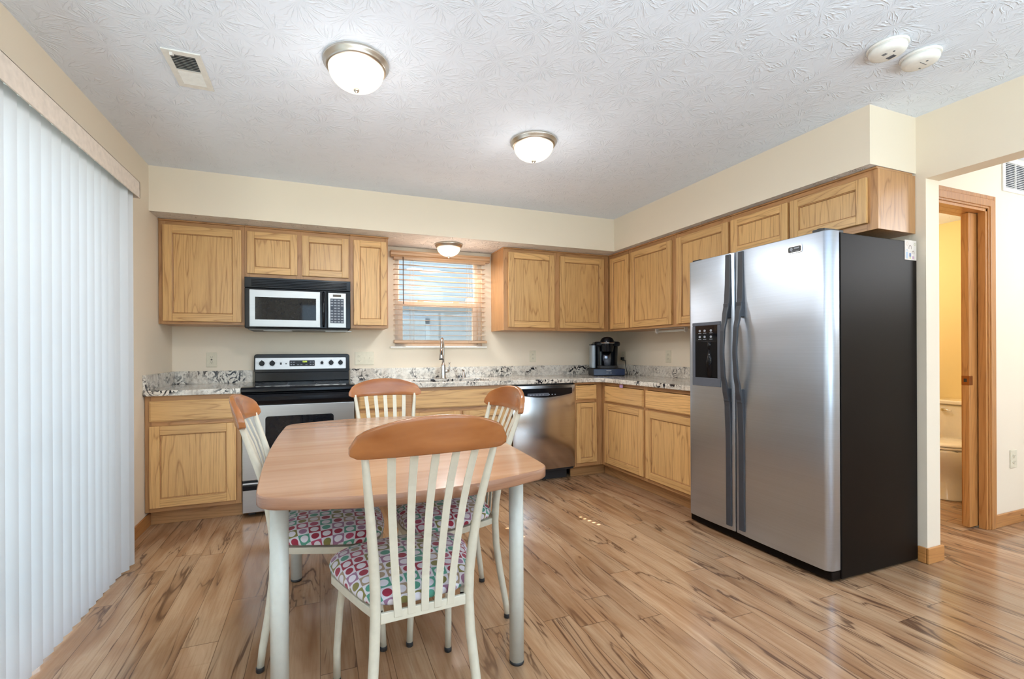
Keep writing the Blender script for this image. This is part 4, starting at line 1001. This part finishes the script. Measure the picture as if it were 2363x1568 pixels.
# hall return-air grille on the hall wall
hv = thing('wall_vent', 'white louvred return-air grille high on the hall wall', 'air vent', (4.6, HY, 2.2))
V_ = TB(HY); m = MB(); a0, a1, b0, b1 = 4.213, 4.98, 2.205, 2.425
m.tbox(V_, a0, a0+.03, b0+.025, b1-.025, .0005, .008); m.tbox(V_, a1-.03, a1, b0+.025, b1-.025, .0005, .008); m.tbox(V_, a0, a1, b0, b0+.025, .0005, .008); m.tbox(V_, a0, a1, b1-.025, b1, .0005, .008)
for i in range(1, 5): m.tbox(V_, a0+i*.153, a0+i*.153+.01, b0+.025, b1-.025, .0005, .008)
m.build('frame', WHITEM, hv)
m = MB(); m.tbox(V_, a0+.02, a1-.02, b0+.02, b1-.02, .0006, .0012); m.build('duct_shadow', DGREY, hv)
for i in range(14):
    z = b0+.028+i*.012; m = MB(); m.hexa([V_(a0+.03, z, .007), V_(a1-.03, z, .007), V_(a1-.03, z+.001, .007), V_(a0+.03, z+.001, .007), V_(a0+.03, z+.008, .0014), V_(a1-.03, z+.008, .0014), V_(a1-.03, z+.009, .0014), V_(a0+.03, z+.009, .0014)]); m.build('louvre', WHITEM, hv)
# door stop on the hall baseboard
m = MB(); m.tube([(4.40, HY-.0135, .05), (4.40, HY-.075, .05)], .004, 8); m.lathe([(.008, HY-.085), (.008, HY-.073)], (4.40, 0, .05), 12, 0, 'y')
tag(m.build('door_stop', CHROME), 'small spring door stop on the hall baseboard', 'door stop')

# ------------------------------------------------------------------ toilet
tl = thing('toilet', 'cream ceramic toilet seen through the bathroom doorway', 'toilet', (4.78, 2.06, 0))
TY = 2.06
def ell(cx, cy, a, b, z, n=28, sq=1.0, back=None):
    out = []
    for i in range(n):
        t = 2*PI*i/n; x = cx+a*math.copysign(abs(math.cos(t))**sq, math.cos(t)); y_ = cy+b*math.copysign(abs(math.sin(t))**sq, math.sin(t))
        if back is not None: x = min(x, back)
        out.append((x, y_, z))
    return out
m = MB(); m.strip([ell(4.72, TY, .22, .115, 0, 28, .75), ell(4.72, TY, .21, .105, .03, 28, .75), ell(4.71, TY, .17, .09, .12), ell(4.70, TY, .17, .10, .19), ell(4.68, TY, .20, .14, .26), ell(4.67, TY, .235, .18, .33), ell(4.67, TY, .245, .187, .385), ell(4.67, TY, .235, .18, .395)], 0, True)
m.box(4.80, 4.99, TY-.11, TY+.11, .18, .385); m.build('bowl', CER, tl, .01, 3, bang=50)
m = MB(); m.strip([ell(4.68, TY, .245, .19, .398), ell(4.68, TY, .25, .192, .404), ell(4.68, TY, .25, .192, .412), ell(4.68, TY, .24, .185, .416)], 0, True); m.build('seat', CER, tl)
m = MB(); m.strip([ell(4.68, TY, .246, .19, .419), ell(4.68, TY, .25, .193, .424), ell(4.68, TY, .245, .19, .434), ell(4.70, TY, .20, .15, .444), ell(4.70, TY, .05, .04, .448)], 0, True); m.build('lid', CER, tl)
m = MB(); m.hexa([(4.95, TY-.20, .40), (4.95, TY+.20, .40), (5.145, TY+.20, .40), (5.145, TY-.20, .40), (4.94, TY-.225, .70), (4.94, TY+.225, .70), (5.145, TY+.225, .70), (5.145, TY-.225, .70)]); tk = m.build('tank', CER, tl, .02, 4)
m = MB(); m.box(4.925, 5.148, TY-.235, TY+.235, .701, .735); m.build('tank_lid', CER, tl, .01, 3)
m = MB(); m.tube([(4.945, TY+.17, .655), (4.925, TY+.17, .655)], .012, 10); m.tube([(4.925, TY+.17, .655), (4.922, TY+.11, .65)], .006, 8); m.build('flush_lever', CHROME, tk)
point('hall_light', (4.9, .3, 2.0), 21, (.92, .96, 1), .35); point('bathroom_light', (4.2, 2.6, 1.95), 9, (1, .84, .6), .15)  # the hall one is an unseen point lamp, no fixture drawn

# ------------------------------------------------------------------ table
TX, TY_ = .285, 2.035; ZTOP = .765
tb = thing('dining_table', 'light wood dining table with cream metal legs in the middle of the room', 'table', (TX, TY_, 0))
def tab(off=0):
    pts = []; n = 10
    cr = .085
    hw = lambda v: .475-.022*(v/.62)**2-off          # bowed long sides
    hl = lambda u_: .77-.085*(u_/.40)**2-off          # bowed ends
    import itertools
    corner = lambda sx, sy: None
    # right side upward, far end, left side, near end, with rounded corners by cubic sampling
    Yc, Xc = .60, .375
    for i in range(n+1): v = -Yc+2*Yc*i/n; pts.append((hw(v), v))
    def cor(p0, p1, c, k=6):
        out = []
        for i in range(1, k):
            t = i/k; out.append(((1-t)**2*p0[0]+2*t*(1-t)*c[0]+t*t*p1[0], (1-t)**2*p0[1]+2*t*(1-t)*c[1]+t*t*p1[1]))
        return out
    A = (hw(Yc), Yc); Bp = (Xc, hl(Xc)); cc = (hw(Yc)-.002, hl(Xc)-.018)
    pts += cor(A, Bp, cc)
    for i in range(n+1): u_ = Xc-2*Xc*i/n; pts.append((u_, hl(u_)))
    pts += cor((-Xc, hl(Xc)), (-hw(Yc), Yc), (-cc[0], cc[1]))
    for i in range(n+1): v = Yc-2*Yc*i/n; pts.append((-hw(v), v))
    pts += cor((-hw(Yc), -Yc), (-Xc, -hl(Xc)), (-cc[0], -cc[1]))
    for i in range(n+1): u_ = -Xc+2*Xc*i/n; pts.append((u_, -hl(u_)))
    pts += cor((Xc, -hl(Xc)), (hw(Yc), -Yc), (cc[0], -cc[1]))
    return [(TX+a, TY_+b) for a, b in pts]
m = MB(); P0 = tab(.003); P1 = tab(0)
m.strip([[(x, y, ZTOP-.034) for x, y in P0], [(x, y, ZTOP-.031) for x, y in P1], [(x, y, ZTOP-.003) for x, y in P1], [(x, y, ZTOP) for x, y in P0]], 1, False)
for f in m.bm.faces:
    if len(f.verts) > 6: f.material_index = 0
    else: f.smooth = abs(sum(v.co.z for v in f.verts)/4-(ZTOP-.017)) < .004
m.build('tabletop', [TTOP, TEDGE], tb)
m = MB(); z0, z1 = ZTOP-.085, ZTOP-.0345
for y in (TY_-.47, TY_+.45): m.box(TX-.36, TX+.36, y, y+.02, z0, z1)
for x in (-.118, .668): m.box(x, x+.02, TY_-.45, TY_+.45, z0, z1)
m.build('apron', CHF, tb, .002)
for (x, y) in ((-.118, 1.545), (.687, 1.545), (-.112, 2.50), (.687, 2.50)):
    m = MB(); m.cyl((x, y, .012), (x, y, ZTOP-.0345), .027, n=28); lg = m.build('leg', TLEG, tb)
    m = MB(); m.lathe([(.026, 0), (.0275, .002), (.0275, .012)], (x, y, 0), 24); m.build('foot_cap', BLACKM, lg)

# ------------------------------------------------------------------ chairs: rear feet on local y=0, seat towards +y, crest towards -y
def make_chair(label):
    t = thing('dining_chair', label, 'chair', (0, 0, 0), None)
    SZ = .425
    for s in (-1, 1):
        m = MB()
        prof = [(0, .165, .012, .0125), (.008, .162, .08, .0135), (.028, .153, .20, .0145), (.042, .143, .32, .0150), (.045, .139, .42, .0152), (.040, .140, .50, .0150), (.026, .147, .60, .0142), (.006, .157, .70, .0130), (-.022, .168, .79, .0115), (-.052, .180, .885, .0095), (-.056, .181, .9, .009)]
        m.tube([(s*x, y, z) for y, x, z, r in prof], [r for *_, r in prof], 14); pst = m.build('rear_post', CHF, t)
        m = MB(); m.lathe([(.013, 0), (.0145, .002), (.0145, .016), (.0135, .018)], (s*.165, 0, 0), 14); m.build('foot_cap', BLACKM, pst)
        m = MB(); m.tube([(s*.205, .435, .012), (s*.205, .43, .12), (s*.198, .41, .26), (s*.190, .385, .36), (s*.186, .375, SZ-.012)], .0125, 14); lg = m.build('front_leg', CHF, t)
        m = MB(); m.lathe([(.0125, 0), (.014, .002), (.014, .016), (.013, .018)], (s*.205, .435, 0), 14); m.build('foot_cap', BLACKM, lg)
    # seat ring frame
    def outline(k=1.0, e=0):
        pts = [(-.135-e, .045-e), (-.165-e, .12), (-.200-e, .22), (-.232-e, .32), (-.226-e, .38), (-.19-e*.7, .425+e*.7), (-.12, .447+e), (0, .455+e), (.12, .447+e), (.19+e*.7, .425+e*.7), (.226+e, .38), (.232+e, .32), (.200+e, .22), (.165+e, .12), (.135+e, .045-e)]
        return pts
    m = MB(); o_ = outline(); i_ = [(x*.86, .045+(y-.045)*.9+.012) for x, y in o_]
    m.strip([[(x, y, SZ-.018) for x, y in o_], [(x, y, SZ+.006) for x, y in o_], [(x, y, SZ+.006) for x, y in i_], [(x, y, SZ-.018) for x, y in i_], [(x, y, SZ-.018) for x, y in o_]], 0, False, closed=False)
    bm = m.bm
    # close the back bar between the posts
    m.box(-.126, .126, .034, .044, SZ-.022, SZ+.008); m.build('seat_frame', CHF, t, .002)
    # cushion: stacked outlines, domed
    m = MB(); secs = []
    for sc, z in ((.97, .007), (1.03, .016), (1.045, .028), (1.02, .042), (.93, .055), (.78, .064), (.55, .070), (.3, .073), (.05, .074)):
        base = outline(); cy_ = .25; secs.append([(x*sc, cy_+(y-cy_)*sc, SZ+z) for x, y in base])
    m.strip(secs, 0, True); m.build('seat_cushion', FAB, t, sub=1)
    # slats
    for i in range(5):
        u_ = i-2
        xb, xt = u_*.0385, u_*.0585
        zs = [SZ-.01, .52, .62, .72, .80, .875, .90]; ys = [.034, .030, .016, -.004, -.028, -.058, -.068]
        m = MB(); secs = []
        for z, yy in zip(zs, ys):
            k_ = (z-zs[0])/(zs[-1]-zs[0]); x = xb+(xt-xb)*k_; yy2 = yy-.016*k_*(1-(u_/2.6)**2)
            secs.append([(x-.0112, yy2-.002, z), (x+.0112, yy2-.002, z), (x+.0112, yy2+.002, z), (x-.0112, yy2+.002, z)])
        m.strip(secs, 0, False); m.build('slat', CHF, t, .0008)
    # crest rail: arched, bowed back in the middle
    m = MB(); n = 24; secs = []
    for i in range(n+1):
        u_ = -1+2*i/n; x = .219*u_
        top = .996-.052*abs(u_)**2.2; bot = .886+.006*(1-u_*u_)
        if abs(u_) > .86:
            q = (abs(u_)-.86)/.14; top -= .028*q*q; bot += .012*q*q
        yc = -.094+.042*u_*u_; th = .0115
        lean = -.20
        ring = []
        h = top-bot; z_m = (top+bot)/2
        nn = 10
        shape = [(-1, -.94), (-.8, -1), (.8, -1), (1, -.94), (1, -.5), (1, .3), (1, .84), (.75, .98), (0, 1), (-.75, .98), (-1, .84), (-1, .3), (-1, -.5)]
        for a, b in shape:
            z = z_m+b*h/2; ring.append((x, yc+a*th+(z-.93)*lean, z))
        secs.append(ring)
    m.strip(secs, 0, True); m.build('crest_rail', CREST, t, .003, 2, bang=50)
    return t
ch0 = make_chair('dining chair nearest the viewer, its back facing the camera at the near table end')
def dup(root, loc, rz, label):
    r_ = root.copy(); C.objects.link(r_); r_.location = loc; r_.rotation_euler = (0, 0, rz); r_['label'] = label
    for chd in [o for o in bpy.data.objects if o.parent == root]:
        c_ = chd.copy(); C.objects.link(c_); c_.parent = r_
        for g in [o for o in bpy.data.objects if o.parent == chd]:
            d_ = g.copy(); C.objects.link(d_); d_.parent = c_
    return r_
ch0.location = (.285, 1.25, 0); ch0.rotation_euler = (0, 0, .06)
ch0['group'] = 'dining chairs around the table'
dup(ch0, (-.205, 1.995, 0), -PI/2, 'dining chair tucked under the left side of the table, nearest the blinds')
dup(ch0, (.765, 1.985, 0), PI/2, 'dining chair tucked under the right side of the table, in front of the dishwasher')
dup(ch0, (.385, 2.79, 0), PI, 'dining chair at the far table end, in front of the range and drawers')

# ------------------------------------------------------------------ outside
m = MB(); m.box(-30, 30, -30, 30, -.5, -.4)
o = m.build('lawn', GRASS); o['kind'] = 'stuff'; o['label'] = 'green grass outside the house'; o['category'] = 'grass'
nh = thing('neighbour_house', 'blue-grey clapboard house outside the kitchen window', 'house', (1.5, 8.2, -.4))
m = MB(); m.box(-4, 9, 8.0, 8.3, -.4, 4.2); m.build('siding', SIDE, nh)
m = MB(); m.box(.95, 1.86, 7.94, 8.0, .55, .62); m.box(.95, 1.86, 7.94, 8.0, 1.66, 1.76); m.box(1.78, 1.86, 7.94, 8.0, .55, 1.76); m.box(.95, 1.03, 7.94, 8.0, .55, 1.76); wf = m.build('window_trim', plain('pale_blue_trim', srgb(196, 222, 240), .5), nh)
m = MB(); m.box(1.03, 1.78, 7.96, 8.0, .62, 1.66); m.build('window_shade', SIDE, wf)
m = MB(); m.lathe([(.07, 7.93), (.09, 7.96), (.09, 8.0)], (2.62, 0, 2.1), 20, 0, 'y'); m.build('round_fixture', WHITE, nh)
